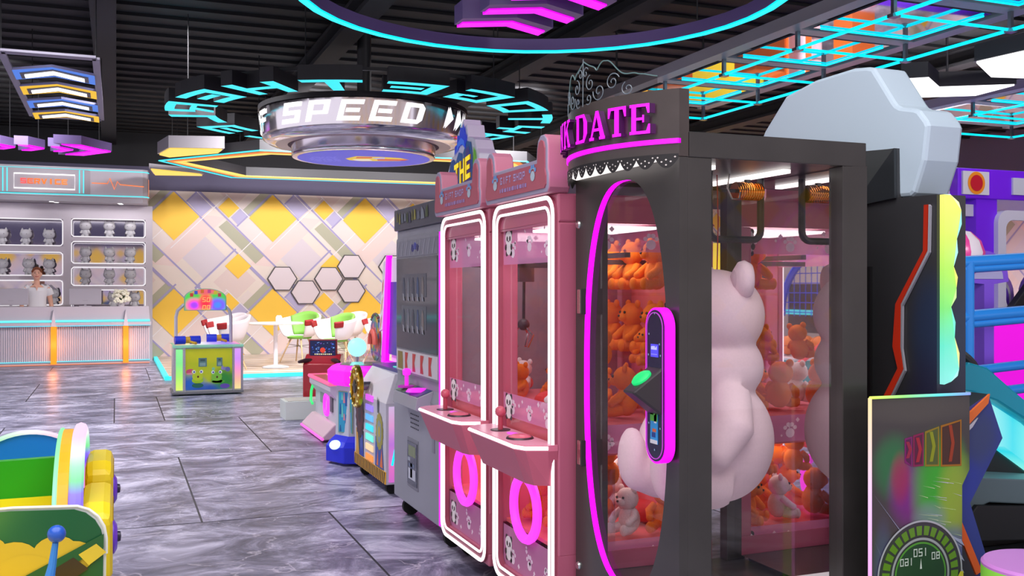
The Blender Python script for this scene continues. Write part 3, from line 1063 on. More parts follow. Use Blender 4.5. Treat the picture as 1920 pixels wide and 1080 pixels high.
    # header board with two ears
    he = [(-.33, 1.71), (.33, 1.71), (.345, 1.73), (.345, 1.78), (.335, 1.80), (.335, 1.885), (.325, 1.915), (.30, 1.933), (.265, 1.933), (.24, 1.915), (.23, 1.885), (.225, 1.845),
          (-.225, 1.845), (-.23, 1.885), (-.24, 1.915), (-.265, 1.933), (-.30, 1.933), (-.325, 1.915), (-.335, 1.885), (-.335, 1.80), (-.345, 1.78), (-.345, 1.73)]
    h = MB()
    h.prism(he, 'y', -.045, .045, RIM, mat('c77b93', .4), PINK)
    hd = h.build('header_board', t, bevel=.006)
    cx, cz = 0, 1.79
    hi = [(-.312, 1.728), (.312, 1.728), (.325, 1.742), (.325, 1.775), (.315, 1.80), (.315, 1.88), (.303, 1.905), (.283, 1.913), (.262, 1.905), (.25, 1.88), (.245, 1.827),
          (-.245, 1.827), (-.25, 1.88), (-.262, 1.905), (-.283, 1.913), (-.303, 1.905), (-.315, 1.88), (-.315, 1.80), (-.325, 1.775), (-.325, 1.742)]
    f = MB()
    f.prism(hi, 'y', -.05, -.044, HEADF)
    fo = f.build('face', hd, smooth=False)
    tx = MB()
    lm = mat('b4a6d6', .4)
    write(tx, 'GIFT SHOP', lambda u, v, d: (-.145 + u, -.0515 - d * 0, 1.782 + v), lm, .03, .8, .28)
    tx.build('lettering', fo, smooth=False)
    tx = MB()
    u = -.15
    k = 0
    while u < .14:
        wv = .012 + .008 * (k % 3)
        tx.poly([(u, -.0515, 1.748), (u + wv, -.0515, 1.748), (u + wv, -.0515, 1.763 + .003 * (k % 2)), (u, -.0515, 1.763)], mat('a58ac0', .4))
        u += wv + .008
        k += 1
    tx.build('small_lettering', fo, smooth=False)
    pp = lambda a, b, k: (a, -.0515 - .0004 * k, b)
    for cx in (-.205, .205):
        tx = MB()
        paw(tx, cx, 1.79, .045, pp, mat('b9cdd8', .4), 1)
        for (a, b) in ((-.6, .35), (-.2, .66), (.25, .66), (.6, .35)):
            tx.poly([pp(cx + (a + .2 * math.cos(2 * PI * i / 10)) * .045, 1.79 + (b + .2 * math.sin(2 * PI * i / 10)) * .045, 2) for i in range(10)], mat('6a9fe0', .4))
        tx.build('paw_mark', fo, smooth=False)
    for sx in (-1, 1):
        for y in (.1, D - .1):
            c = MB()
            c.cyl((sx * .25, y, .085), (sx * .25, y, .1), .03, mat('55525a', .4, .8), 10)
            c.tube([(sx * .25 - .014, y + .012, .042), (sx * .25 + .014, y + .012, .042)], .042, RUBBER, 16)
            c.build('caster', t)
    if rack:
        for z in (1.07, 1.33):
            MB().box(-.28, .28, D - .26, D - .04, z - .012, z, glass(tint=(1, .9, .85), gloss=.1)).build('glass_shelf', t, smooth=False)
    return t

CA = (1.55, 4.51, 0)
CB = (1.55, 3.76, 0)
claw_machine('pink claw machine between the grey video cabinet and the other pink claw machine', CA, R(-90))
claw_machine('pink claw machine standing against the black photo style gift cabinet', CB, R(-90), True)

def heap(origin, spots, place):
    for i, (kind, x, y, z, s) in enumerate(spots):
        lim = .295 - .47 * s
        x, y = max(-lim, min(lim, x)), max(.035 + .5 * s, min(.635 - .47 * s, y))
        # local (x, y) of a machine turned to face -X  ->  world
        wx, wy = origin[0] + y, origin[1] - x
        lab = {'orange': 'orange plush bear ', 'white': 'white plush bear ', 'cushion': 'red plush cushion '}[kind] + place
        plush(kind, (wx, wy, z), s, R(-90) + random.uniform(-.9, .9), lab, lab.replace('bear', 'bears').replace('cushion ', 'cushions '), (random.uniform(-.12, .12), random.uniform(-.12, .12)))

U = .834
heap(CB, [('orange', .21, .17, U, .2), ('white', .04, .15, U, .19), ('orange', .2, .36, U, .21), ('orange', .02, .34, U, .18), ('cushion', -.17, .2, U, .18), ('white', -.17, .4, U, .17),
          ('orange', .22, .53, U, .17), ('orange', .03, .53, U, .17), ('orange', .2, .25, U + .205, .16), ('orange', .2, .46, U + .205, .16)], 'heaped on the upper deck beside the black cabinet')
heap(CB, [('orange', .2, .18, .364, .21), ('white', .21, .37, .364, .19), ('orange', .2, .54, .364, .21), ('orange', .03, .34, .364, .2), ('cushion', .02, .53, .364, .2), ('white', -.15, .5, .364, .17), ('orange', -.15, .32, .364, .17),
          ('orange', .2, .29, .56, .17), ('orange', .2, .47, .56, .17), ('white', .06, .44, .56, .15), ('orange', -.18, .16, .364, .19), ('orange', .02, .17, .364, .19), ('orange', .05, .28, .56, .17), ('cushion', -.05, .2, .56, .17), ('orange', -.12, .36, .56, .17)], 'heaped on the lower deck beside the black cabinet')
for z in (1.082, 1.342):
    for k, x in enumerate((.19, 0, -.19)):
        top = z > 1.2
        plush('orange', (CB[0] + .5, CB[1] - x, z), .215, R(-90), 'orange plush bear seated on the %s glass shelf of the nearer pink claw machine' % ('upper' if top else 'lower'), 'orange plush bears on the %s glass shelf' % ('upper' if top else 'lower'))
heap(CA, [('orange', .2, .2, U, .17), ('orange', .18, .4, U, .18), ('white', -.02, .3, U, .17), ('cushion', -.18, .35, U, .18), ('orange', .0, .5, U, .17)], 'on the upper deck of the claw machine beside the grey video cabinet')
heap(CA, [('orange', .2, .3, .364, .17), ('orange', .18, .52, .364, .18), ('white', -.02, .42, .364, .17)], 'on the lower deck of the claw machine beside the grey video cabinet')

# ================================================================== black gift cabinet with the hanging bear
GX, GY = 1.611, 3.03
G = thing('gift_cabinet', 'tall black glass gift machine with magenta lettering and a giant pink bear inside', 'prize machine', (GX, GY, 0), R(-90))
W, D = .371, .722
DK = mat('403d3b', .3, noise=.3, scale=5)
f = MB()
f.box(-W, W, 0.03, D, .05, .27, DK)
f.box(-W, W, .03, D, 1.755, 1.835, DK)
for (x0, x1, y0, y1) in ((W - .07, W, .03, .118), (W - .07, W, D - .098, D), (-W, -W + .05, .03, .11), (-W, -W + .05, D - .085, D + .0)):
    f.box(x0, x1, y0, y1, .27, 1.755, DK)
f.build('frame', G, smooth=False, bevel=.003)
MB().box(-.03, W - .075, .13, D - .1, .27, .276, mat('f4f0f2', emit=.55)).build('lit_floor_panel', G, smooth=False)
# door with tall oval opening
N = 96
def oval(hx, hz, n=2.5):
    o = []
    for i in range(N):
        a = 2 * PI * i / N
        c, s = math.cos(a), math.sin(a)
        o.append((hx * math.copysign(abs(c) ** (2 / n), c), 1.02 + hz * math.copysign(abs(s) ** (2 / n), s)))
    return o
inner = oval(.303, .70)
outer = []
for (a, b) in inner:
    dx, dz = a, b - 1.02
    k = min(W / abs(dx) if abs(dx) > 1e-6 else 1e9, (.735 if dz > 0 else .97) / abs(dz) if abs(dz) > 1e-6 else 1e9)
    outer.append((dx * k, 1.02 + dz * k))
for (cx, cz) in ((W, 1.755), (-W, 1.755), (W, .05), (-W, .05)):
    j = min(range(N), key=lambda i: (outer[i][0] - cx) ** 2 + (outer[i][1] - cz) ** 2)
    outer[j] = (cx, cz)
door = MB().ring(outer, inner, 'y', 0, .03, DK).build('door', G, smooth=False)
MB().ring(oval(.3045, .7015), oval(.3015, .6985), 'y', .0005, .0235, DK, inner_m=MAG, outer_m=DK).build('oval_light', door)
MB().poly([(a, .024, c) for (a, c) in oval(.303, .70)], glass(tint=(.97, .95, .95), gloss=.035)).build('door_glass', door, smooth=False)
for z in (1.30, .74):
    h = MB()
    h.box(-.325, -.285, -.018, .0, z - .045, z + .045, mat('d8d0c4', .12, 1.0))
    h.box(-.293, -.283, -.021, 0, z - .048, z + .048, mat('2a2a2c', .3))
    h.build('hinge', door, smooth=False, bevel=.003)
for z in (1.587, .31):
    h = MB()
    h.lathe([(0, -.008), (.012, -.008), (.016, -.002), (.016, 0)], mat('cfd8d2', .2, 1.0), (-.345, 0, z), 20, axis='y')
    h.build('lock', door)
# control pill
PX, PZ = .312, 1.046
def pill(hw, hz):
    return rrect(PX - hw, PX + hw, PZ - hz, PZ + hz, hw - .0005, 10)
p = MB()
p.prism(pill(.056, .236), 'y', -.052, -.012, mat('221a3c', .25), mat('1d1830', .3))
p.prism(pill(.04, .2), 'y', -.014, .002, mat('1b1b1e', .4))
cp = p.build('control_pod', G)
MB().ring(pill(.062, .243), pill(.0525, .233), 'y', -.05, -.016, mat('ff00ff', emit=1.25)).build('glow_band', cp)
MB().ring(pill(.050, .229), pill(.0475, .2265), 'y', -.0545, -.0515, mat('d050e0', emit=.6)).build('trim_line', cp)
s = MB()
s.box(PX - .022, PX + .022, -.0545, -.052, 1.135, 1.175, mat('5a50ff', emit=.8))
r3 = random.Random(5)
for k in range(9):
    x = PX - .018 + k * .004
    s.box(x, x + .0022, -.0552, -.0545, 1.158, 1.160 + r3.uniform(.004, .01), mat('c9c8ff', emit=.9))
s.box(PX - .018, PX + .018, -.0552, -.0545, 1.142, 1.145, mat('8f88ff', emit=.8))
s.build('screen', cp, smooth=False)
s = MB()
s.box(PX - .024, PX + .02, -.0545, -.052, .865, .975, mat('2f9fe8', .3))
for (a, b, c, d, col) in ((-.024, .935, .02, .975, '58c03a'), (-.024, .955, -.004, .975, 'd8d848'), (.0, .93, .014, .955, 'f0f0f0'), (-.014, .885, .008, .9, '1c3c90'), (-.024, .865, .02, .877, 'e8e8ee'), (-.01, .902, .012, .912, 'e86a2a'), (.006, .94, .016, .97, '2a2a30')):
    s.box(PX + a, PX + c, -.0552, -.0545, b, d, mat(col, .3))
s.build('sticker', cp, smooth=False)
for (x, z) in ((0, .225), (-.035, .16), (.03, .13), (-.038, .095), (.036, .095), (-.038, -.06), (.036, -.06), (-.036, -.12), (.034, -.13), (0, -.2)):
    MB().disc((PX + x, -.0532, PZ + z), .0035, mat('8fa8c8', emit=.5), 'y', 10).build('star_mark', cp, smooth=False)
bh = MB()
x0, x1 = PX - .046, PX + .046
bh.add([(x0, -.05, .955), (x1, -.05, .955), (x1, -.05, 1.105), (x0, -.05, 1.105), (x0 + .012, -.15, 1.03), (x1 - .012, -.15, 1.03)],
       [(0, 1, 2, 3), (3, 2, 5, 4), (0, 1, 5, 4), (0, 3, 4), (1, 2, 5)], mat('322d30', .35))
bo = bh.build('button_block', cp, smooth=False, bevel=.006)
nrm = Vector((0, -.075, .1)).normalized()
c0 = Vector((PX, -.098, 1.069))
e1 = Vector((1, 0, 0)); e2 = nrm.cross(e1)
g = MB()
rings = [(.034, 0), (.034, .006), (.026, .012), (.012, .0145), (0, .015)]
vs, fs = [], []
for (rr, hh) in rings:
    for i in range(24):
        a = 2 * PI * i / 24
        vs.append(c0 + nrm * hh + (e1 * math.cos(a) + e2 * math.sin(a)) * rr)
for k in range(len(rings) - 1):
    for i in range(24):
        fs.append((k * 24 + i, k * 24 + (i + 1) % 24, k * 24 + 24 + (i + 1) % 24, k * 24 + 24 + i))
g.add(vs, fs, mat('1be07a', emit=.85))
g.build('green_button', bo)
# glazing
MB().poly([(W - .03, .115, .30), (W - .03, D - .095, .30), (W - .03, D - .095, 1.755), (W - .03, .115, 1.755)], glass(tint=(.96, .95, .95), gloss=.05)).build('side_glass', G, smooth=False)
MB().poly([(-W + .02, .11, .30), (-W + .02, D - .085, .30), (-W + .02, D - .085, 1.755), (-W + .02, .11, 1.755)], glass(tint=(.97, .95, .95), gloss=.03)).build('side_glass', G, smooth=False)
MB().box(-W + .05, W - .07, D - .05, D - .03, .30, 1.755, mat('f0ecee', .015, 1.0)).build('back_mirror', G, smooth=False)
# curved header
def arc(x, ext=0.0):
    sag = .15
    rr = (W * W + sag * sag) / (2 * sag)
    return -(math.sqrt(max(rr * rr - x * x, 0)) - (rr - sag)) - ext
xs = [-W + 2 * W * i / 40 for i in range(41)]
def curved(z0, z1, m, ext=0.0, back=.035, parent=G, name='header_panel', k0=0, k1=40):
    q = MB()
    xx = xs[k0:k1 + 1]
    loop = [(x, arc(x, ext)) for x in xx] + [(xx[-1], back if ext == 0 else arc(xx[-1], ext - .008)), (xx[0], back if ext == 0 else arc(xx[0], ext - .008))]
    if ext != 0:
        loop = [(x, arc(x, ext)) for x in xx] + [(x, arc(x, ext - .012)) for x in xx[::-1]]
    n = len(loop)
    if ext == 0:
        q.prism(loop, 'z', z0, z1, m)
    else:
        h = len(xx)
        vs = [(a, b, z0) for (a, b) in loop] + [(a, b, z1) for (a, b) in loop]
        fs = [(i, (i + 1) % n, n + (i + 1) % n, n + i) for i in range(n)]
        for i in range(h - 1):
            fs.append((i, i + 1, n - 2 - i, n - 1 - i))
            fs.append((n + i, n + i + 1, 2 * n - 2 - i, 2 * n - 1 - i))
        q.add(vs, fs, m)
    return q.build(name, parent, angle=25)
hd = curved(1.757, 1.966, mat('4a413e', .3, noise=.35, scale=6))
curved(1.797, 1.812, MAG, ext=.006, parent=hd, name='magenta_band')
u = MB()
u.prism([(x * .985, arc(x) * .97) for x in xs] + [(W * .985, .0), (-W * .985, .0)], 'z', 1.7545, 1.757, mat('fff6f2', emit=1.3))
u.build('under_light', hd, smooth=False)
lc = MB()
ns = 13
def sc(x):
    k = (x + W) / (2 * W) * ns
    return 1.757 - .03 * abs(math.sin(PI * k)) ** .8 - .006
fine = [-W + 2 * W * i / 260 for i in range(261)]
vs = []
for x in fine:
    vs += [(x, arc(x, .003), sc(x)), (x, arc(x, .003), 1.765)]
lc.add(vs, [(2 * i, 2 * i + 2, 2 * i + 3, 2 * i + 1) for i in range(260)], mat('1d1a1b', .5))
dot = mat('d9d2cc', .5)
for k in range(ns):
    for (fx, dz) in ((.5, -.026), (.3, -.016), (.7, -.016), (.5, -.010), (.12, -.002), (.88, -.002)):
        x = -W + 2 * W * (k + fx) / ns
        a = arc(x, .0045)
        lc.poly([(x - .003, arc(x - .003, .0045), 1.757 + dz), (x, a, 1.757 + dz - .003), (x + .003, arc(x + .003, .0045), 1.757 + dz), (x, a, 1.757 + dz + .003)], dot)
lc.build('lace_edge', hd, smooth=False)
tx = MB()
def arclen_tab():
    acc, s = [(0, fine[0])], 0
    for i in range(1, len(fine)):
        s += math.hypot(fine[i] - fine[i - 1], arc(fine[i]) - arc(fine[i - 1]))
        acc.append((s, fine[i]))
    return acc
TAB = arclen_tab()
TOT = TAB[-1][0]
def at_len(s):
    for i in range(1, len(TAB)):
        if TAB[i][0] >= s:
            a, b = TAB[i - 1], TAB[i]
            t = (s - a[0]) / max(b[0] - a[0], 1e-9)
            return a[1] + (b[1] - a[1]) * t
    return TAB[-1][1]
x = .058
for ch in 'PINK DATE':
    if ch == ' ':
        x += .035
        continue
    wd = .076 if ch != 'I' else .048
    l = MB()
    def put(u, v, d, x=x):
        xx = at_len(x + u)
        return (xx, arc(xx, .03 + d), 1.83 + v)
    write(l, ch, put, MAG, .094, wd / .094, 0, glyphs=SERIF, depth=-.02, side=mat('4a0a50', .4), nsub=2)
    l.build('letter', hd, smooth=False)
    x += wd + .012
# etched clear crown
cr = MB()
def crown_top(x):
    u = x / W
    return 1.955 + .04 + .115 * max(0, 1 - abs(u) / .22) ** .7 + .095 * math.exp(-((abs(u) - .34) / .17) ** 2) + .03 * math.exp(-((abs(u) - .68) / .12) ** 2) + .012 * abs(math.sin(u * 9))
vs = []
for xx in fine[20:241:2]:
    vs += [(xx, arc(xx, -.004), 1.953), (xx, arc(xx, -.004), crown_top(xx))]
n = len(vs) // 2
cr.add(vs, [(2 * i, 2 * i + 2, 2 * i + 3, 2 * i + 1) for i in range(n - 1)], glass(tint=(.62, .58, .55), gloss=.05))
cw = cr.build('crown', hd, smooth=False)
ed = MB()
ed.tube([(xx, arc(xx, -.004), crown_top(xx)) for xx in fine[20:241:2]], .0022, mat('7c9a9c', .2, emit=.35), 5)
sw = mat('8d9aa6', .3, emit=.3)
def spiral(cx, cz, r0, turns, dirn, ph):
    pts = []
    for i in range(26):
        t = i / 25
        a = ph + dirn * 2 * PI * turns * t
        r = r0 * (1 - .85 * t)
        xx = max(-W * .97, min(W * .97, cx + r * math.cos(a)))
        pts.append((xx, arc(xx, .0), cz + r * math.sin(a)))
    ed.tube(pts, .0018, sw, 4)
for s in (-1, 1):
    for (cx, cz, r0, tn, ph) in ((.05, 2.03, .028, 1.3, 1.6), (.10, 1.995, .032, 1.4, 3.0), (.165, 2.015, .03, 1.5, 0.4), (.225, 1.985, .024, 1.3, 2.0), (.04, 1.98, .02, 1.2, 4.0), (.02, 2.07, .02, 1.1, .5)):
        spiral(s * cx, cz, r0, tn, s, ph if s > 0 else PI - ph)
ed.tube([(0, arc(0), 1.96), (.003, arc(.003), 2.12)], .0018, sw, 4)
ed.build('scrollwork', cw)
# hanging mechanism: U bar, copper spool, hook
m = MB()
BARM = mat('38363a', .35, .5)
ub = [(-.02, .36, 1.755), (-.02, .36, 1.57)]
for k in range(5):
    a = R(180 + 90 * k / 4)
    ub.append((-.02, .395 + .035 * math.cos(a), 1.56 + .035 * math.sin(a)))
for k in range(5):
    a = R(270 + 90 * k / 4)
    ub.append((-.02, .545 + .035 * math.cos(a), 1.56 + .035 * math.sin(a)))
ub += [(-.02, .58, 1.57), (-.02, .58, 1.755)]
m.tube(ub, .013, BARM, 10)
m.build('u_bar', G)
m = MB()
m.cyl((-.01, .46, 1.70), (-.01, .57, 1.70), .03, mat('e8923c', .18, 1.0), 24)
for k in range(11):
    yy = .465 + k * .0099
    m.tube([(-.01 + .0305 * math.cos(2 * PI * i / 20), yy, 1.70 + .0305 * math.sin(2 * PI * i / 20)) for i in range(20)], .0028, mat('f2a24a', .2, 1.0), 5, closed=True)
m.cyl((-.01, .40, 1.70), (-.01, .46, 1.70), .007, BARM, 8)
m.cyl((-.01, .515, 1.73), (-.01, .515, 1.756), .012, BARM, 8)
m.build('copper_spool', G)
m = MB()
m.tube([(.05, .40, 1.752), (.05, .39, 1.70), (.05, .41, 1.665), (.05, .44, 1.665), (.05, .445, 1.69)], .0035, CHROME, 6)
m.build('hook', G)
for k in range(2):
    m = MB()
    m.box(-.25, .22, .2 + k * .3, .23 + k * .3, 1.742, 1.755, mat('fff8f4', emit=2.0))
    m.build('inside_light', G, smooth=False)
# giant bear
bx, by = GX + .36, GY - .03
fur = mat('f3d8de', .9, noise=.05, scale=150)
b = MB()
def gp(x, y, z):
    return (x, y, z)
BR = bpy.data.objects.new
b.ball((.0, 0, .80 - .59), (.19, .185, .215), fur, 32, 20)
b.ball((-.01, 0, 1.225 - .59), (.165, .168, .158), fur, 32, 20)
b.ball((0, 0, 1.05 - .59), (.155, .155, .13), fur, 28, 14)
b.ball((-.145, 0, 1.175 - .59), (.075, .085, .07), fur, 20, 12)
for s in (-1, 1):
    b.tube([(-.02, s * .12, .97 - .59), (-.07, s * .195, .87 - .59), (-.13, s * .18, .79 - .59), (-.17, s * .14, .765 - .59)], [.06, .07, .065, .05], fur, 16)
    b.ball((-.17, s * .14, .765 - .59), (.05, .055, .052), fur, 16, 10)
    b.tube([(-.06, s * .09, .68 - .59), (-.17, s * .105, .68 - .59), (-.245, s * .11, .70 - .59)], [.095, .09, .075], fur, 16)
    b.ball((-.262, s * .11, .735 - .59), (.042, .073, .108), fur, 20, 14)
bear = b.build('giant_plush_bear', angle=85, loc=(bx, by, .60))
bear.scale = (1.05, 1.05, 1.03)
rm = bear.modifiers.new('fuse', 'REMESH')
rm.mode = 'VOXEL'
rm.voxel_size = .011
rm.use_smooth_shade = True
sm = bear.modifiers.new('soft', 'SMOOTH')
sm.factor = .5
sm.iterations = 6
tag(bear, 'giant pale pink plush bear hanging by a red cord inside the black gift machine', 'plush toy')
for s in (-1, 1):
    e = MB()
    e.lathe([(0, -.03), (.035, -.028), (.06, -.012), (.065, .006), (.054, .026), (.0, .03)], fur, (0, 0, 0), 24, axis='x')
    eo = e.build('ear', bear, angle=80, loc=(.015, s * .125, 1.345 - .59))
    eo.rotation_euler = (R(-28 * s), 0, R(20 * s))
    e2_ = MB()
    e2_.lathe([(0, -.036), (.026, -.034), (.036, -.026)], mat('dcc0c8', .9), (0, 0, 0), 20, axis='x')
    e2_.build('inner_ear', eo, angle=80)
    y = MB()
    y.ball((-.155, s * .055, 1.26 - .59), .014, mat('1a1412', .2), 10, 8)
    y.build('eye', bear)
y = MB()
y.ball((-.222, 0, 1.195 - .59), (.014, .024, .018), mat('5a3a3e', .3), 12, 8)
y.build('nose', bear)
y = MB()
y.tube([(.0, 0, 1.706 - .59), (.005, .0, 1.55 - .59), (.0, 0, 1.37 - .59)], .0022, mat('a01822', .6), 5)
y.build('red_cord', bear)
# ================================================================== grey video cabinet
GREYC = mat('9a9ba6', .4, noise=.08, scale=4)
V = thing('video_cabinet', 'grey upright video cabinet with dark screen beside the pink claw machines', 'arcade cabinet', (1.555, 5.35, 0), R(-90))
W = .485
b = MB()
b.box(-W, W, 0, .68, .11, .74, GREYC)
b.prism([(0.0, .74), (.68, .74), (.68, 1.69), (.02, 1.69), (.02, .80)], 'x', -W, W, GREYC)
b.build('body', V, smooth=False, bevel=.006)
b = MB()
b.box(-W, W, -.0, .3, 1.69, 1.815, mat('50505a', .4))
r4 = random.Random(8)
sg = b.build('marquee', V, smooth=False, bevel=.006)
b = MB()
x = -.42
for k in range(11):
    w = r4.uniform(.03, .075)
    c = ['6c6a30', '8f8a3c', '5d6470', '7d8590', '45552f', '3c3f52'][k % 6]
    z0 = 1.72 + r4.uniform(0, .02)
    b.poly([(x, -.003, z0), (x + w, -.003, z0), (x + w * .8, -.003, z0 + r4.uniform(.04, .07)), (x + w * .2, -.003, z0 + r4.uniform(.04, .07))], mat(c, .4))
    x += w + .012
b.build('marquee_artwork', sg, smooth=False)
s = MB()
s.prism(rrect(-.43, .41, .86, 1.64, .02), 'y', .0, .022, mat('8d8e98', .35))
sc_ = s.build('screen_bezel', V, smooth=False)
s = MB()
s.box(-.41, .39, -.004, .001, 1.0, 1.52, mat('30323a', .08, spec=.8))
for (z0, h, n) in ((1.30, .13, 5), (1.12, .13, 5)):
    s.box(-.3, .2, -.0055, -.004, z0, z0 + h, mat('454a56', .2))
    for k in range(n):
        xx = -.27 + k * .095
        s.poly([(xx, -.0065, z0), (xx + .05, -.0065, z0), (xx + .045, -.0065, z0 + .08), (xx + .03, -.0065, z0 + .11), (xx + .015, -.0065, z0 + .11), (xx + .005, -.0065, z0 + .08)], mat(['2c3b52', '6a6f7a', '343a4a', '28466e', '77706e'][k], .3))
        s.poly([(xx + .01, -.007, z0 - .02), (xx + .05, -.007, z0 - .025), (xx + .03, -.007, z0 + .015), (xx, -.007, z0 + .02)], mat('8b8f98', .3))
s.build('screen', sc_, smooth=False)
s = MB()
s.box(-.41, .39, -.004, .001, 1.53, 1.62, mat('7d7f8c', .3))
for k in range(9):
    s.poly([(-.4 + k * .088, -.005, 1.535), (-.36 + k * .088, -.005, 1.615), (-.345 + k * .088, -.005, 1.615), (-.385 + k * .088, -.005, 1.535)], mat('9b9daa', .3))
for k, c in enumerate(('3a3c78', '4a4f9c', '2f3260')):
    s.ball((-.07 + k * .05, -.004, 1.575 + .01 * (k % 2)), (.03, .004, .022), mat(c, .4), 10, 6)
s.build('artwork_border', sc_, smooth=False)
s = MB()
s.box(-.41, .39, -.004, .001, .87, .99, mat('d5d2d4', .3))
for k, c in enumerate(('8c7a30', 'c8382e', 'c8382e', 'c8382e', 'c8382e')):
    xx = -.4 + k * .155
    s.poly([(xx + .02, -.005, .88), (xx + (.13 if k == 0 else .08), -.005, .88), (xx + (.13 if k == 0 else .06), -.005, .93), (xx + (.12 if k == 0 else .085), -.005, .98), (xx + .02, -.005, .98)], mat(c, .4))
s.build('artwork_border', sc_, smooth=False)
c = MB()
c.prism([(-.085, .70), (0.02, .66), (0.02, .80), (-.075, .765)], 'x', -.2, .26, mat('a2a3ad', .35))
cp = c.build('control_panel', V, smooth=False, bevel=.004)
c = MB()
c.add([(-.19, -.07, .7695), (.25, -.07, .7695), (.25, .015, .8005), (-.19, .015, .8005)], [(0, 1, 2, 3)], mat('3c4a88', .4))
c.add([(-.19, -.07, .7703), (-.02, -.07, .7703), (-.02, .015, .8013), (-.19, .015, .8013)], [(0, 1, 2, 3)], mat('6d8a6c', .4))
c.build('panel_artwork', cp, smooth=False)
j = MB()
j.lathe([(0, .0), (.05, .0), (.05, -.01)], mat('d830d0', .3), (-.1, -.03, .80), 20)
j.cyl((-.1, -.03, .80), (-.1, -.03, .86), .012, mat('ff30f0', emit=.8), 10)
j.lathe([(0, .0), (.022, .01), (.024, .035), (.016, .045), (0, .048)], mat('ff30f0', emit=.9), (-.1, -.03, .85), 14)
j.build('joystick', cp)
j = MB()
j.lathe([(0, .02), (.05, .016), (.062, 0)], mat('ff30f0', emit=.9), (.11, -.03, .785), 24)
j.build('button', cp)
MB().box(W - .03, W - .003, -.014, .02, .13, 1.64, MAG).build('light_strip', V, smooth=False)
c = MB()
c.box(-.18, .04, -.004, .02, .22, .50, mat('7b7c86', .35))
cd = c.build('coin_door', V, smooth=False, bevel=.003)
c = MB()
c.box(-.165, .025, -.008, -.003, .24, .48, mat('4a4e5a', .1))
for (a, bb, cc, dd, col) in ((-.14, .27, -.0, .33, 'c8ccd8'), (-.13, .34, -.02, .36, '60708a'), (-.14, .40, .0, .46, '7d8a5e'), (-.1, .28, -.06, .36, '3a4870'), (-.15, .37, -.1, .39, 'a0a8b4')):
    c.box(a, cc, -.009, -.008, bb, dd, mat(col, .3))
c.build('coin_window', cd, smooth=False)
c = MB()
for k in range(5):
    for q in range(4):
        c.box(-.12 + k * .035, -.1 + k * .035, -.003, .001, .56 + q * .025, .566 + q * .025, mat('4a4b55', .5))
c.build('speaker_slots', V, smooth=False)
MB().box(.3, .34, -.004, .0, .48, .6, mat('878892', .4)).build('notice_plate', V, smooth=False)
for sx in (-.4, .4):
    for y in (.08, .58):
        c = MB()
        c.tube([(sx - .018, y, .05), (sx + .018, y, .05)], .05, RUBBER, 18)
        c.cyl((sx, y, .08), (sx, y, .112), .028, mat('44444a', .4), 10)
        c.build('caster', V)

# ================================================================== ticket machine with gold wheel
TM = thing('ticket_machine', 'white ticket machine with gold wheel, rainbow light bars and hazard striped base', 'arcade machine', (1.62, 6.735, 0), R(-90))
W = .45
b = MB()
b.box(-W, W, 0, .66, .075, .60, mat('cfccd6', .35))
b.add([(-W, 0, .60), (W, 0, .60), (W, .66, .60), (-W, .66, .60), (-W + .12, .10, .79), (W, .06, .79), (W, .62, .79), (-W + .12, .62, .79)],
      [(0, 1, 5, 4), (1, 2, 6, 5), (2, 3, 7, 6), (3, 0, 4, 7), (4, 5, 6, 7)], mat('ece9ef', .35))
b.build('body', TM, smooth=False, bevel=.004)
b = MB()
b.box(-.32, .44, .1, .58, .79, .81, mat('2b3f86', .3))
b.box(.1, .42, .14, .3, .81, .816, mat('6de8e0', emit=.7))
b.build('play_field', TM, smooth=False)
for k, c in enumerate(('e060f0', '9a80f2', '62b8f4', '3adcf0', '6ff0dc', 'ffd0a0', 'ff9440')):
    MB().box(-.085, .115, -.008, .002, .575 - k * .068, .615 - k * .068, mat(c, emit=.95)).build('light_bar', TM, smooth=False)
def gear(mb, cx, cz, rx, rz, n, m, y, dep=.12):
    pts = []
    for i in range(n * 2):
        a = 2 * PI * i / (n * 2)
        k = 1 if i % 2 else 1 - dep
        pts.append((cx + rx * k * math.cos(a), y, cz + rz * k * math.sin(a)))
    mb.poly(pts, m)
a = MB()
for i in range(4):
    a.box(-.40 + i * .06, -.345 + i * .06, -.002, 0, .16, .34 - .03 * (i % 3), mat(['c8901e', '1c1c24', '2440a0', '1c1c24'][i], .4))
a.poly([(-.41, -.0025, .16), (-.3, -.0025, .16), (-.36, -.0025, .38)], mat('d8a020', .4))
a.poly([(-.3, -.0028, .16), (-.16, -.0028, .16), (-.2, -.0028, .34)], mat('2340a8', .4))
gear(a, -.28, .45, .135, .18, 18, mat('2c1416', .4), -.0035)
gear(a, -.28, .45, .10, .135, 18, mat('571a1c', .4), -.0042)
gear(a, -.28, .45, .05, .07, 10, mat('2a1012', .4), -.0048)
a.build('gear_artwork', TM, smooth=False)
a = MB()
a.poly([(.17, -.0025, .16), (.40, -.0025, .16), (.36, -.0025, .34), (.18, -.0025, .36)], mat('2450a8', .4))
a.poly([(.30, -.0028, .17), (.38, -.0028, .17), (.35, -.0028, .30)], mat('e87420', .4))
a.poly([(.21, -.0028, .17), (.26, -.0028, .17), (.25, -.0028, .28)], mat('e87420', .4))
gear(a, .29, .40, .10, .13, 16, mat('a89e28', .4), -.0036)
gear(a, .29, .40, .06, .08, 12, mat('8fa0a0', .4), -.0042)
gear(a, .29, .40, .03, .04, 8, mat('c8b830', .4), -.0048)
a.poly([(.235, -.003, .52), (.27, -.003, .52), (.285, -.003, .62), (.262, -.003, .585), (.24, -.003, .63), (.225, -.003, .585)], mat('4a4e54', .4))
a.build('gear_artwork', TM, smooth=False)
h = MB()
h.box(-W, W, -.004, .002, .078, .158, mat('f0b020', .4))
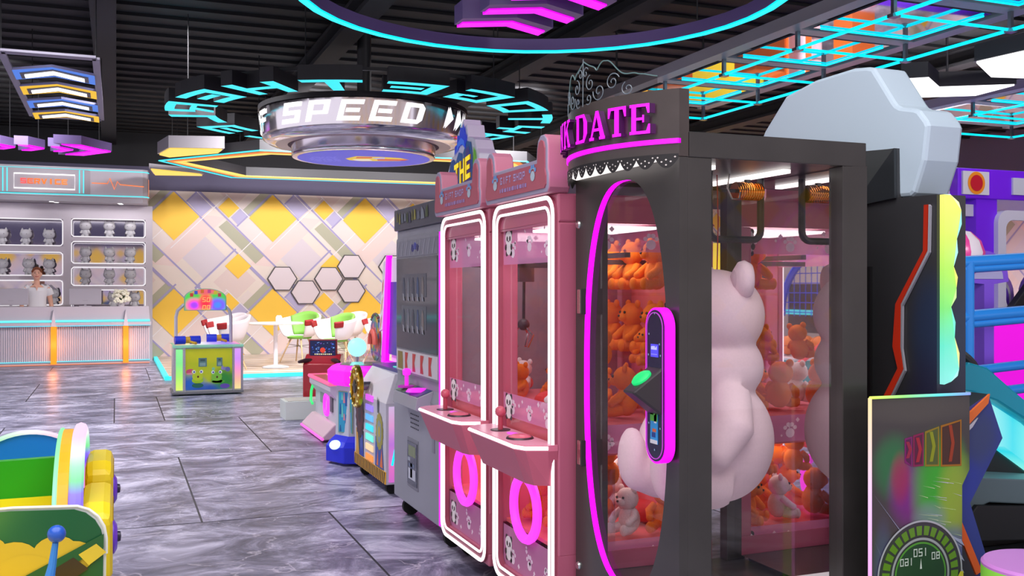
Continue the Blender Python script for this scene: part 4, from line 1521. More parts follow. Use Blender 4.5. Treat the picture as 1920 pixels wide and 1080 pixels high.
for k in range(20):
    x = -W + .008 + k * .0445
    h.poly([(x, -.0055, .08), (x + .02, -.0055, .08), (x + .038, -.0055, .156), (x + .018, -.0055, .156)], mat('201c18', .5))
h.build('hazard_stripe', TM, smooth=False)
s = MB()
s.box(W - .002, W + .006, .02, .62, .09, .58, gradient(['e86ae0', 'ff7ad8', 'd07af0', 'f8a8e8', 'e8c8f8'], 2, .09, .58, .75))
s.tube([(W + .008, .04, .2), (W + .008, .06, .3), (W + .008, .18, .42), (W + .008, .22, .5)], .008, CYAN, 6)
s.build('lit_side', TM, smooth=False)
wz, wy, wx = .665, -.06, -.12
g = MB()
gold = mat('c99a1c', .25, .9)
g.lathe([(.13, -.02), (.15, -.012), (.15, .012), (.13, .02), (.118, .012), (.118, -.012), (.13, -.02)], gold, (wx, wy, wz), 36, axis='y')
g.lathe([(0, -.026), (.045, -.02), (.05, 0), (.045, .02), (0, .026)], mat('4a4236', .3, .8), (wx, wy, wz), 24, axis='y')
g.lathe([(.05, -.014), (.072, -.012), (.072, .012), (.05, .014)], gold, (wx, wy, wz), 24, axis='y')
for k in range(8):
    an = PI / 4 * k
    g.cyl((wx + .05 * math.cos(an), wy, wz + .05 * math.sin(an)), (wx + .13 * math.cos(an), wy, wz + .13 * math.sin(an)), .012, mat('d8c070', .3, .7), 8)
for k in range(16):
    an = PI / 8 * k
    g.ball((wx + .134 * math.cos(an), wy - .018, wz + .134 * math.sin(an)), .008, mat('f4e8a0', emit=.7), 6, 5)
g.cyl((wx, wy, wz), (wx, .08, wz), .03, mat('8f8a94', .3, .7), 12)
g.build('gold_wheel', TM)
for sx in (-.36, .36):
    for y in (.06, .55):
        c = MB()
        c.tube([(sx - .02, y, .038), (sx + .02, y, .038)], .038, RUBBER, 16)
        c.cyl((sx, y, .06), (sx, y, .08), .025, mat('44444a', .4), 10)
        c.build('caster', TM)

# ================================================================== octagonal machine, magenta rim, blue base
O = thing('octagon_machine', 'white octagonal machine with magenta rim and blue plastic base', 'arcade machine', (1.80, 7.66, 0), R(-22))
def octo(r, z, k=8):
    return [(r * math.cos(2 * PI * (i + .5) / k), r * math.sin(2 * PI * (i + .5) / k), z) for i in range(k)]
def loft(mb, levels, m):
    vs = []
    for (r, z) in levels:
        vs += octo(r, z)
    fs = []
    for l in range(len(levels) - 1):
        for i in range(8):
            fs.append((l * 8 + i, l * 8 + (i + 1) % 8, l * 8 + 8 + (i + 1) % 8, l * 8 + 8 + i))
    fs.append([i for i in range(8)][::-1])
    fs.append([(len(levels) - 1) * 8 + i for i in range(8)])
    mb.add(vs, fs, m)
    return mb
loft(MB(), [(.30, .02), (.30, .14), (.27, .18), (.2, .24)], mat('2430d8', .3)).build('base', O, smooth=False, bevel=.01)
loft(MB(), [(.225, .2), (.215, .61)], mat('c6c8d2', .35)).build('column', O, smooth=False)
t8 = MB()
loft(t8, [(.235, .60), (.285, .63), (.29, .72), (.25, .755)], mat('ff22f0', emit=.85))
t8.build('rim', O, smooth=False, bevel=.006)
loft(MB(), [(.19, .74), (.19, .762)], mat('7a8a70', .3)).build('play_field', O, smooth=False)
dm = MB()
dm.lathe([(.15, 0), (.14, .05), (.1, .09), (.0, .11)], glass(tint=(.92, .88, .95), gloss=.18), (.0, .05, .757), 24)
dm.build('clear_dome', O)
# lit spot on the base and the artwork panel on the face turned to the walkway
fa = math.atan2(-.55, -.83) + R(22)
def face(u, v, r):
    return (r * math.cos(fa) - u * math.sin(fa) * -1 * -1, r * math.sin(fa) + u * math.cos(fa), v)
a = MB()
ap = .208
def fp(u, v, d=0):
    q = ap + d
    return (q * math.cos(fa) - u * math.sin(fa), q * math.sin(fa) + u * math.cos(fa), v)
a.add([fp(-.075, .24, 0), fp(.075, .24, 0), fp(.075, .56, 0), fp(-.075, .56, 0), fp(-.075, .24, -.03), fp(.075, .24, -.03), fp(.075, .56, -.03), fp(-.075, .56, -.03)],
      [(0, 1, 2, 3), (0, 1, 5, 4), (1, 2, 6, 5), (2, 3, 7, 6), (3, 0, 4, 7)], mat('8fae8a', .4))
a.add([fp(-.068, .247, .001), fp(.068, .247, .001), fp(.068, .553, .001), fp(-.068, .553, .001)], [(0, 1, 2, 3)], mat('2f9fc8', .4))
for k in range(12):
    u0, v0 = -.06 + .02 * ((k * 5) % 6), .25 + .022 * k
    hh = .05 + .05 * ((k * 3) % 4) / 3
    a.add([fp(u0, v0, .0015 + k * .0001), fp(u0 + .022, v0, .0015 + k * .0001), fp(u0 + .014, min(v0 + hh, .55), .0015 + k * .0001), fp(u0 + .006, min(v0 + hh, .55), .0015 + k * .0001)], [(0, 1, 2, 3)], mat(['1e5f9c', '58b860', '3ac0d8', '2c4fa0', 'd88a9a', '6fd0c0'][k % 6], .4))
a.build('artwork_panel', O, smooth=False)
l = MB()
lr = .287
def bp(u, v):
    return (lr * math.cos(fb) - u * math.sin(fb), lr * math.sin(fb) + u * math.cos(fb), v)
fb = 2 * PI * 4 / 8 + 0.0
fb = math.atan2(-.4, -.9) + R(22)
l.lathe([(0, .012), (.05, .008), (.055, 0)], mat('d8fbff', emit=1.2), (0, 0, 0), 20)
lo_ = l.build('lit_window', O)
lo_.location = (.275 * math.cos(fb), .275 * math.sin(fb), .155)
lo_.rotation_euler = (0, R(62), fb)
lo_.scale = (.7, 1.2, 1)

# ball lamp standing on the octagon machine
BL = thing('ball_lamp', 'pale turquoise ball lamp on a short stem above the magenta rim', 'lamp', (1.705, 7.485, .7635))
bl = MB()
bl.lathe([(0, .025), (.04, .022), (.055, .0)], mat('8ff0e8', emit=.7), (0, 0, 0), 20)
bl.build('foot', BL)
MB().cyl((0, 0, .02), (0, 0, .07), .012, mat('b8b0c8', .2, .9), 10).build('stem', BL)
MB().ball((0, 0, .135), .072, mat('a8fff4', emit=1.05), 24, 16).build('globe', BL)

# ================================================================== low game table with pink light edge, red shooting game behind
LT = thing('low_game_table', 'low white game table with pink lit edges and a flared foot', 'arcade machine', (1.77, 9.2, 0), R(-90))
b = MB()
W = .5
b.prism([(-.03, .50), (-.03, .44), (.03, .36), (.03, .14), (.62, .14), (.62, .50)], 'x', -W, W, mat('d2ced8', .35))
b.build('body', LT, smooth=False, bevel=.006)
b = MB()
b.prism([(.0, .15), (-.1, .05), (-.1, .02), (.6, .02), (.6, .15)], 'x', -W - .03, W + .03, mat('d9bcc6', .35))
b.build('foot', LT, smooth=False, bevel=.01)
MB().tube([(-W - .03, -.1, .03), (W + .03, -.1, .03)], .014, mat('ff6ad8', emit=1.0), 6).build('foot_light', LT)
MB().tube([(-W, .6, .505), (-W, -.03, .505), (W, -.03, .505), (W, .6, .505)], .018, mat('ff6a9a', emit=.95), 6).build('edge_light', LT)
b = MB()
b.box(-W + .03, W - .03, 0, .6, .50, .512, mat('c8524a', .3))
b.box(-W + .1, -.1, .12, .5, .512, .516, mat('fff6d8', emit=.9))
b.build('play_field', LT, smooth=False)
MB().tube([(x, .022, z) for (x, z) in rrect(.0, .17, .19, .37, .07)], .017, PINKL, 8, closed=True).build('ring_light', LT)
b = MB()
b.box(-.2, .0, .018, .032, .28, .44, mat('8d8794', .3)).box(.26, .36, .018, .032, .24, .46, mat('5a5560', .3))
b.build('front_plate', LT, smooth=False)
g = MB()
g.tube([(-.44, -.0, .44), (-.45, -.02, .36), (-.42, -.03, .27), (-.38, -.02, .24)], .013, mat('35e878', emit=1.0), 8)
g.build('green_light_loop', LT)

SG = thing('shooting_game', 'small red shooting game with a blue battle screen', 'arcade machine', (2.13, 11.0, 0), R(-22))
red = mat('a81826', .3, coat=.4)
b = MB()
b.prism([(-.19, .02), (.19, .02), (.19, .50), (.12, .62), (-.02, .62), (-.19, .52)], 'x', -.19, .2, red)
b.build('cabinet', SG, smooth=False, bevel=.012)
b = MB()
b.box(-.155, .155, -.04, .0, .59, .785, mat('8c1420', .3))
mo = b.build('monitor', SG, smooth=False, bevel=.006)
b = MB()
b.box(-.14, .14, -.046, -.04, .605, .77, mat('0c1a4c', emit=.7))
r5 = random.Random(4)
for k in range(34):
    x, z = r5.uniform(-.125, .11), r5.uniform(.62, .745)
    w, h = r5.uniform(.008, .03), r5.uniform(.006, .02)
    b.poly([(x, -.0465 - k * .00004, z), (x + w, -.0465 - k * .00004, z + .003), (x + w * .7, -.0465 - k * .00004, z + h), (x + w * .1, -.0465 - k * .00004, z + h * .7)], mat(r5.choice(['3c68d8', '8ab8f8', '5a88e8', 'd8e8ff', '24409c', '6a4ab0']), emit=.7))
b.ball((.0, -.047, .665), (.03, .003, .03), mat('e0402a', emit=.8), 10, 6)
for k in range(9):
    b.box(-.09 + k * .022, -.076 + k * .022, -.0485, -.047, .615, .628, mat(['f0d890', 'fff4d0'][k % 2], emit=.8))
b.build('screen', mo, smooth=False)
for s in (-1, 1):
    b = MB()
    b.tube([(s * .12, -.1, .55), (s * .17, -.17, .56), (s * .22, -.25, .55)], [.03, .024, .016], mat('3c2428', .4), 10)
    b.box(s * .13 - .018, s * .13 + .018, -.15, -.09, .48, .55, mat('7a2026', .4))
    b.build('toy_gun', SG, bevel=.003)

SB = MB()
SB.box(0, .40, 0, .36, .0, .19, mat('dfe6df', .4)).box(.03, .37, .03, .33, .19, .198, mat('cfcabf', .6))
so = SB.build('step_box', smooth=False, bevel=.008, loc=(1.6, 10.27, 0))
tag(so, 'low white step box on the floor in front of the low game table', 'step')

# colourful spinner disc on a stand and the tall pink cabinet behind
SP = thing('spinner_wheel', 'upright multicoloured spinner disc between the ball lamp and the tall magenta cabinet', 'game wheel', (2.64, 10.7, 0), R(-90))
d = MB()
n, zc, ry = 40, .80, .26
d.lathe([(0, -.045), (.25, -.04), (.268, 0), (.25, .04), (0, .045)], mat('e9e4e8', .4), (0, .045, zc), 40, axis='y')
for (ra, rb, kk) in ((.0, .06, 0), (.06, .12, 1), (.12, .185, 2), (.185, .25, 3)):
    for i in range(16):
        a0, a1 = 2 * PI * i / 16 + kk * .2, 2 * PI * (i + 1) / 16 + kk * .2
        c = ['5a8fa0', 'c84a46', 'd8a83c', '7a6a9c', 'b8553c', '6a9a58', 'd87a8a', '4a6ab0'][(i * 3 + kk * 5) % 8]
        d.add([(ra * math.cos(a0), -.002, zc + ra * math.sin(a0)), (rb * math.cos(a0), -.002, zc + rb * math.sin(a0)), (rb * math.cos(a1), -.002, zc + rb * math.sin(a1)), (ra * math.cos(a1), -.002, zc + ra * math.sin(a1))],
              [(0, 1, 2, 3)] if ra else [(0, 1, 2)], mat(c, .45))
for i in range(9):
    a = R(50 + 10 * i)
    d.ball((.262 * math.cos(a), .0, zc + .262 * math.sin(a)), .018, mat(['5a6a70', '8a4a50', '6a8a5a'][i % 3], .4), 8, 6)
d.build('disc', SP)
d = MB()
d.box(-.05, .05, .06, .14, .02, .95, mat('c9c4cf', .4)).box(-.25, .25, -.1, .3, 0, .04, mat('c9c4cf', .4))
d.build('stand', SP, smooth=False, bevel=.005)
d = MB()
d.tube([(.12 + .11 * math.cos(t_), -.06, .74 + .14 * math.sin(t_)) for t_ in [PI * i / 14 for i in range(15)]], .03, mat('e8685a', .4), 8)
d.build('padded_arch', SP)

PC = thing('magenta_cabinet', 'tall magenta lit cabinet with red and white swirls half hidden by the grey video cabinet', 'arcade cabinet', (2.14, 8.05, 0), R(-90))
d = MB()
d.prism([(0, .02), (.5, .02), (.5, 1.6), (-.02, 1.6), (-.02, 1.3), (.0, .75)], 'x', -.06, .35, mat('e9e4ea', .4))
d.build('body', PC, smooth=False, bevel=.01)
d = MB()
d.prism([(-.24, .62), (-.10, .62), (-.02, 1.1), (.02, 1.62), (-.05, 1.62), (-.12, 1.2)], 'y', -.05, -.015, MAG)
d.prism([(-.24, .62), (.33, .62), (.33, .74), (-.22, .74)], 'y', -.05, -.0, MAG)
d.prism([(-.26, .98), (-.16, 1.0), (-.10, 1.3), (-.05, 1.58), (-.12, 1.56), (-.18, 1.35)], 'y', -.056, -.04, mat('f4eef4', .4))
d.build('light_frame', PC, smooth=False)
d = MB()
for k in range(4):
    z0 = .98 + k * .15
    d.poly([(-.24 + .035 * k, -.0575, z0), (-.20 + .035 * k, -.0575, z0 + .05), (-.165 + .03 * k, -.0575, z0 + .15), (-.20 + .03 * k, -.0575, z0 + .11)], mat(['e8502e', 'f08a3c', 'e03a44', 'f0e8f0'][k], .4))
d.box(-.1, .3, -.026, -.02, .8, 1.4, mat('2438a8', .3))
d.build('swirl_artwork', PC, smooth=False)

# cabinet with the crown-shaped sign, behind the row
TC = thing('crown_sign_cabinet', 'cabinet with a blue crown topped sign in yellow letters rising behind the pink claw machines', 'arcade cabinet', (2.42, 7.06, 0), R(-90))
b = MB()
b.box(-.37, .37, 0, .6, .03, 2.1, mat('3a4a8c', .4))
b.build('body', TC, smooth=False, bevel=.01)
out = [(-.37, 2.1), (-.40, 2.25), (-.34, 2.31), (-.30, 2.36), (-.24, 2.37), (-.22, 2.43), (-.14, 2.45), (-.16, 2.52), (-.09, 2.56), (-.02, 2.62), (.0, 2.55), (.06, 2.57), (.09, 2.47), (.16, 2.46), (.24, 2.43), (.28, 2.36), (.33, 2.32), (.33, 2.24), (.38, 2.2), (.37, 2.1)]
b = MB()
b.prism(out, 'y', 0, .14, mat('e9e6f2', .4))
sg = b.build('crown_sign', TC, smooth=False, bevel=.006)
b = MB()
def yp(pts, k, c, e=0.0):
    b.poly([(x, -.004 - .002 * k, z) for (x, z) in pts], mat(c, .35, emit=e))
yp([(-.36, 2.11), (-.35, 2.24), (-.3, 2.33), (-.23, 2.34), (-.15, 2.28), (-.14, 2.11)], 1, '1e5aa8', .25)
yp([(-.15, 2.11), (-.17, 2.32), (-.11, 2.38), (-.03, 2.36), (0, 2.11)], 1, '2467b8', .25)
yp([(.02, 2.11), (.0, 2.36), (.08, 2.44), (.17, 2.42), (.21, 2.30), (.19, 2.11)], 2, '2a66b0', .25)
yp([(.05, 2.11), (.06, 2.38), (.13, 2.4), (.18, 2.28), (.16, 2.11)], 3, '5a4aa8', .2)
yp([(.21, 2.11), (.23, 2.38), (.27, 2.34), (.31, 2.2), (.32, 2.11)], 2, '78c832', .3)
yp([(.25, 2.13), (.27, 2.25), (.29, 2.13)], 3, '3c8a2c', .2)
yp([(-.2, 2.36), (-.19, 2.43), (-.14, 2.44), (-.13, 2.51), (-.08, 2.5), (-.06, 2.56), (-.01, 2.55), (.02, 2.58), (.05, 2.5), (.08, 2.48), (.06, 2.38), (0, 2.42), (-.08, 2.43), (-.14, 2.4)], 3, '1838e0', .4)
yp([(-.16, 2.37), (-.12, 2.45), (-.04, 2.48), (.03, 2.45), (.05, 2.4), (-.02, 2.43), (-.09, 2.42)], 4, '3c78ff', .4)
b.build('sign_artwork', sg, smooth=False)
b = MB()
write(b, 'THE', lambda u, v, d: (-.19 + u, -.016 - d, 2.135 + v + (u - .15) * .12), mat('ffe22a', emit=.8), .17, .62, .14, depth=-.03, side=mat('e8a018', .4))
for k in range(7):
    b.box(-.17 + k * .055, -.13 + k * .055, -.02, -.012, 2.11, 2.125, mat('ffd82a', emit=.7))
b.build('yellow_letters', sg, smooth=False)

# ================================================================== service counter
CG = mat('c4bcc4', .35)
CG2 = mat('b9b2ba', .4)
S = thing('service_counter', 'long grey reception counter with turquoise light lines and orange light columns', 'counter', (0, 18.6, 0))
x0, x1 = -3.4, .55
b = MB()
b.box(x0, x1, .06, .42, .0, .76, CG2)
b.box(x0, x1 + .02, -.03, .45, .70, .76, CG)
b.build('body', S, smooth=False, bevel=.006)
b = MB()
b.box(x0, x1 - .02, .02, .40, .80, 1.03, CG)
b.prism([(x1 - .02, .80), (x1 + .0, .80), (x1 - .02, 1.03)], 'y', .02, .40, CG)
b.build('upper_ledge', S, smooth=False, bevel=.006)
b = MB()
x = x0 + .02
rib = mat('c6bec8', .4)
while x < x1 - .02:
    b.cyl((x, .055, .1), (x, .055, .70), .014, rib, 6)
    x += .034
b.build('ribbed_front', S)
MB().box(x0, x1, .0, .03, .765, .80, mat('6cf2f8', emit=1.0)).build('turquoise_line', S, smooth=False)
MB().box(x0, x1, -.035, -.028, .695, .708, mat('5ad8f4', emit=.9)).build('turquoise_line', S, smooth=False)
MB().box(x0, x1, .03, .05, .085, .10, mat('6ae0f0', emit=.9)).build('turquoise_line', S, smooth=False)
MB().box(x0, x1, .03, .05, .035, .05, mat('f09070', emit=.7)).build('orange_line', S, smooth=False)
for x in (-.99, .155):
    MB().box(x - .045, x + .045, -.0, .06, .05, .70, mat('ff9a14', emit=.95)).build('orange_column', S, smooth=False)
    f = MB()
    f.prism([(x - .04, .70), (x + .04, .70), (x, .98)], 'y', -.045, .02, mat('d4ccd4', .35))
    f.build('fin', S, smooth=False)
    l = bpy.data.lights.new('column_glow', 'POINT')
    l.energy = 4; l.specular_factor = .1; l.color = (1, .32, .12); l.shadow_soft_size = .05
    lo = bpy.data.objects.new('column_glow', l)
    lo.location = (x, 18.42, .38)
    COL.objects.link(lo)

# shelf wall behind with light-edged openings and mirror backs
SH = thing('display_shelf_unit', 'grey display wall with rounded lit openings behind the service counter', 'shelf unit', (0, 19.5, 0))
opens = []
for (a, c, rows_) in ((-.75, .50, [(2.27, 2.60), (1.79, 2.19), (1.39, 1.73), (.97, 1.32)]), (-2.14, -.885, [(2.10, 2.58), (1.57, 1.99), (1.04, 1.49)]), (-3.5, -2.27, [(2.10, 2.58), (1.57, 1.99), (1.04, 1.49)])):
    for (z0, z1) in rows_:
        opens.append((a, c, z0, z1))
bays = {}
for (a, c, z0, z1) in opens:
    bays.setdefault((a, c), []).append((z0, z1))
edges = sorted(bays)
lo = -3.6
for (a, c) in edges + [(.62, None)]:
    MB().box(lo, a, 0, .42, 0, 2.855, CG).build('upright', SH, smooth=False)
    lo = c
for (a, c) in edges:
    z = 0.0
    for (z0, z1) in sorted(bays[(a, c)]) + [(2.855, 2.855)]:
        MB().box(a, c, 0, .42, z, z0, CG).build('shelf', SH, smooth=False)
        z = z1
for (a, c, z0, z1) in opens:
    q = MB()
    q.tube([(x, -.006, z) for (x, z) in rrect(a + .006, c - .006, z0 + .006, z1 - .006, .05)], .009, mat('f4f0f4', emit=.95), 6, closed=True)
    q.build('opening_light', SH)
for (a, c) in edges:
    MB().box(a, c, .39, .41, .9, 2.7, mat('cfcad4', .04, 1.0)).build('mirror_back', SH, smooth=False)

HD = thing('service_header', 'grey overhead fascia with a lit service sign and an orange pulse line', 'sign', (0, 18.95, 0))
b = MB()
hp = [(-3.6, 0.0), (.44, 0.0), (.52, .06), (.54, .16), (.54, .95), (-3.6, .95)]
b.prism(hp, 'z', 2.95, 3.46, CG)
b.prism([(x, y + .03 if y < .5 else y) for (x, y) in hp], 'z', 2.86, 2.95, mat('aaa4ac', .4))
b.build('fascia', HD, smooth=False)
b = MB()
b.prism([(-1.98, 0), (-1.88, -.05), (-.52, -.05), (-.42, 0)], 'z', 2.99, 3.41, mat('b7afb7', .35))
sp_ = b.build('sign_panel', HD, smooth=False, bevel=.004)
q = MB()
q.tube([(-1.62, -.056, 3.06), (-.67, -.056, 3.06), (-.67, -.056, 3.31), (-1.62, -.056, 3.31)], .011, mat('ffffff', emit=1.3), 6, closed=True)
q.build('white_frame', sp_)
for x in (-1.79, -1.725, -.595, -.53):
    MB().box(x - .009, x + .009, -.06, -.048, 3.0, 3.40, mat('58e8f0', emit=1.0)).build('turquoise_bar', sp_, smooth=False)
q = MB()
for k, ch in enumerate('SERVICE'):
    q = MB()
    write(q, ch, lambda u, v, d: (-1.52 + k * .107 + u, -.052 - .008 - d, 3.14 + v), mat(['ff5a5a', 'ff6a3a', 'ff7a2a', 'ff7d28', 'ff7d28', 'ff8230', 'ff9040'][k], emit=1.0), .09, 1.0, 0, depth=.01)
    q.build('letter', sp_, smooth=False)
q = MB()
q.tube([(-.40, -.008, 3.19), (-.20, -.008, 3.19), (-.145, -.008, 3.19), (-.105, -.008, 3.285), (-.03, -.008, 3.09), (.02, -.008, 3.235), (.06, -.008, 3.18), (.46, -.008, 3.155)], .008, mat('ff8a50', emit=1.0), 6)
q.build('pulse_line', HD)
for z in (2.975, 3.415):
    q = MB()
    q.tube([(-3.6, -.006, z), (.44, -.006, z), (.525, .055, z), (.546, .16, z)], .009, mat('58e8f0', emit=1.05), 6)
    q.build('turquoise_line', HD)
MB().box(.536, .548, .16, .175, 2.97, 3.3, mat('ff9a70', emit=.8)).build('orange_line', HD, smooth=False)
for (x, y) in ((-1.05, .16), (-.98, .32), (.06, .16), (.08, .32)):
    q = MB()
    q.lathe([(0, 2.853), (.035, 2.853), (.045, 2.861)], mat('ffffff', emit=1.6), (x, y, 0), 16)
    q.build('downlight', HD)
for x in (-2.0, -.2):
    l = area_light('header_downlight', (x, 19.2, 2.84), 1.2, 3, size_y=.2)

# desk monitors seen from behind
for k, (x, w) in enumerate(((-1.66, .27), (-.50, .26))):
    t = thing('desk_monitor', ['grey back of a desk monitor on the counter at the edge of the photo', 'grey back of a desk monitor between the clerk and the white flowers'][k], 'monitor', (x, 18.80, 1.03), group='counter monitors')
    m = MB()
    m.box(-w, w, -.01, .04, .03, .31, mat('b4adb5', .4))
    m.build('housing', t, smooth=False, bevel=.012)
    m = MB()
    m.box(-w * .15, w * .15, -.012, -.009, .1, .108, mat('a49da6', .4))
    m.build('badge_plate', t, smooth=False)
    m = MB()
    m.box(-.1, .1, -.03, .08, 0, .012, mat('a9a2aa', .4)).box(-.02, .02, .0, .03, .012, .1, mat('a9a2aa', .4))
    m.build('stand', t, smooth=False)

# white flowers in a low pot
t = thing('flower_bouquet', 'bunch of white flowers on the counter top', 'flowers', (.08, 18.78, 1.03))
m = MB()
m.lathe([(0, 0), (.05, 0), (.07, .07), (.06, .075), (0, .07)], mat('d8d2d4', .3), seg=18)
m.build('pot', t)
rr = random.Random(2)
m = MB()
for k in range(26):
    a, e = rr.uniform(0, 2 * PI), rr.uniform(0, 1)
    m.tube([(0, 0, .06), (.12 * math.cos(a) * (1 - e * .5), .1 * math.sin(a), .1 + .12 * e)], .005, mat('2e4a24', .6), 4)
m.build('stems', t)
for k in range(30):
    a, e = rr.uniform(0, 2 * PI), rr.uniform(0, 1)
    r_ = .13 * math.sqrt(1 - e * e * .75)
    p = (r_ * math.cos(a), r_ * .8 * math.sin(a), .07 + .21 * e)
    f = MB()
    for q in range(6):
        b2 = 2 * PI * q / 6 + k
        f.ball((p[0] + .022 * math.cos(b2), p[1] + .012 * math.sin(b2), p[2] + .016 * math.sin(b2 * 1.7)), .021, mat('f6f2dc', .7), 7, 5)
    f.build('blossom', t)

# white cat-eared figurines on the shelves
def make_figurine():
    m = MB()
    w = mat('c9c8cc', .4)
    m.ball((0, 0, .055), (.052, .042, .058), w, 14, 9)
    m.ball((0, -.005, .155), (.082, .062, .066), w, 16, 10)
    for s in (-1, 1):
        m.lathe([(0, .05), (.012, .03), (.026, 0)], w, (s * .05, 0, .195), 10)
        m.tube([(s * .04, -.01, .09), (s * .06, -.025, .05)], [.018, .016], w, 8)
        m.ball((s * .03, -.035, .016), (.024, .03, .017), w, 10, 7)
    o = m.build('cat_figurine', angle=80)
    for s in (-1, 1):
        e = MB()
        e.ball((s * .035, -.066, .155), .006, mat('8c8a90', .3), 6, 5)
        e.build('eye', o)
    return o
FIG = None
for (xs3, z, place) in (((-.52, -.12, .24), 2.27, 'top shelf above the flowers'), ((-.52, -.12, .24), 1.79, 'second shelf above the flowers'), ((-.52, -.12, .24), 1.39, 'third shelf above the flowers'), ((-.05, .32), .97, 'bottom shelf behind the flowers'),
                        ((-1.87, -1.49, -1.12), 2.10, 'upper shelf above the clerk'), ((-1.87, -1.45, -1.12), 1.57, 'shelf behind the clerk'), ((-1.05,), 1.04, 'low shelf beside the arm of the clerk')):
    for k, x in enumerate(xs3):
        if FIG is None:
            FIG = make_figurine(); o = FIG
        else:
            o = copy_tree(FIG)
        o.location = (x, 19.62, z + .007)
        o.scale = (1.25, 1.25, 1.3)
        o.rotation_euler.z = rr.uniform(-.35, .35)
        pos = {3: ['farthest from the argyle wall', 'in the middle', 'nearest the argyle wall'], 2: ['half behind the blossoms', 'nearest the argyle wall'], 1: ['alone']}[len(xs3)][k]
        tag(o, 'white cat figurine on the %s, %s' % (place, pos), 'figurine', 'white cat figurines on the display wall')
def blobs(base, spots, axes=(0, 2), rough=.4, noise=.0, emit=0.0):
    """airbrushed print: soft coloured patches at fixed places on the part itself"""
    m = bpy.data.materials.new('print')
    m.use_nodes = True
    nt = m.node_tree
    L = nt.links
    b = nt.nodes['Principled BSDF']
    b.inputs['Roughness'].default_value = rough
    tc = nt.nodes.new('ShaderNodeTexCoord')
    sp = nt.nodes.new('ShaderNodeSeparateXYZ')
    L.new(tc.outputs['Object'], sp.inputs[0])
    nz = None
    if noise:
        nz = nt.nodes.new('ShaderNodeTexNoise')
        nz.inputs['Scale'].default_value = 9
        nz.inputs['Detail'].default_value = 4
        L.new(tc.outputs['Object'], nz.inputs['Vector'])
    last = None
    for (cx, cz, rx, rz, c, k) in spots:
        def half(ax, cc, r):
            s = nt.nodes.new('ShaderNodeMath'); s.operation = 'SUBTRACT'; s.inputs[1].default_value = cc
            L.new(sp.outputs[ax], s.inputs[0])
            d = nt.nodes.new('ShaderNodeMath'); d.operation = 'DIVIDE'; d.inputs[1].default_value = r
            L.new(s.outputs[0], d.inputs[0])
            p = nt.nodes.new('ShaderNodeMath'); p.operation = 'POWER'; p.inputs[1].default_value = 2
            L.new(d.outputs[0], p.inputs[0])
            return p
        a, e = half(axes[0], cx, rx), half(axes[1], cz, rz)
        ad = nt.nodes.new('ShaderNodeMath'); ad.operation = 'ADD'
        L.new(a.outputs[0], ad.inputs[0]); L.new(e.outputs[0], ad.inputs[1])
        src = ad
        if nz:
            a2 = nt.nodes.new('ShaderNodeMath'); a2.operation = 'MULTIPLY_ADD'; a2.inputs[1].default_value = noise; a2.inputs[2].default_value = -noise / 2
            L.new(nz.outputs[0], a2.inputs[0])
            a3 = nt.nodes.new('ShaderNodeMath'); a3.operation = 'ADD'
            L.new(ad.outputs[0], a3.inputs[0]); L.new(a2.outputs[0], a3.inputs[1])
            src = a3
        mr = nt.nodes.new('ShaderNodeMapRange')
        mr.interpolation_type = 'SMOOTHSTEP'
        mr.inputs[1].default_value = 0; mr.inputs[2].default_value = 1
        mr.inputs[3].default_value = k; mr.inputs[4].default_value = 0
        L.new(src.outputs[0], mr.inputs[0])
        mx = nt.nodes.new('ShaderNodeMix'); mx.data_type = 'RGBA'
        mx.inputs[7].default_value = rgb(c)
        if last:
            L.new(last.outputs[2], mx.inputs[6])
        else:
            mx.inputs[6].default_value = rgb(base)
        L.new(mr.outputs[0], mx.inputs[0])
        last = mx
    L.new(last.outputs[2], b.inputs['Base Color'])
    if emit:
        L.new(last.outputs[2], b.inputs['Emission Color'])
        b.inputs['Emission Strength'].default_value = emit
    return m

# ================================================================== clerk behind the counter
P = thing('person', 'person in white blouse and black skirt smiling behind the grey counter', 'person', (-1.29, 19.24, 0), R(4))
skin = mat('f0b79c', .5)
b = MB()
b.ball((0, -.01, 1.60), (.075, .09, .112), skin, 20, 14)
b.ball((0, -.028, 1.555), (.058, .066, .07), skin, 16, 10)
b.cyl((0, .01, 1.38), (0, .0, 1.54), .05, skin, 14, r2=.046)
b.ball((0, -.102, 1.588), (.013, .018, .02), skin, 8, 6)
for s in (-1, 1):
    b.ball((s * .077, .0, 1.59), (.012, .02, .03), skin, 8, 6)
b.ball((0, .01, 1.26), (.15, .1, .16), skin, 20, 14)
b.ball((0, .01, 1.08), (.12, .09, .16), skin, 20, 12)
b.ball((0, .015, .92), (.155, .11, .14), skin, 20, 12)
arm = {-1: [(-.16, .01, 1.36), (-.22, .03, 1.2), (-.245, .02, 1.08), (-.225, -.06, .99), (-.17, -.12, .96)], 1: [(.16, .01, 1.36), (.205, .03, 1.2), (.225, .03, 1.08), (.245, -.02, .95), (.25, -.05, .86)]}
for s in (-1, 1):
    b.tube(arm[s], [.048, .043, .037, .033, .026], skin, 14)
    h = Vector(arm[s][-1]); d = (h - Vector(arm[s][-2])).normalized()
    side = Vector((1, 0, 0)) if s < 0 else Vector((0, 1, 0))
    b.ball(tuple(h + d * .03), (.034, .034, .034), skin, 10, 8)
    for k in range(4):
        o = h + d * .045 + side * (k - 1.5) * .017
        b.tube([tuple(o), tuple(o + d * (.04 + .008 * (1 - abs(k - 1.3)))), tuple(o + d * .065 + Vector((0, -.01, -.012)))], [.0095, .009, .0075], skin, 8)
    o = h + d * .02 - side * .03
    b.tube([tuple(o), tuple(o - side * .018 + d * .025), tuple(o - side * .02 + d * .05)], [.011, .0105, .009], skin, 8)
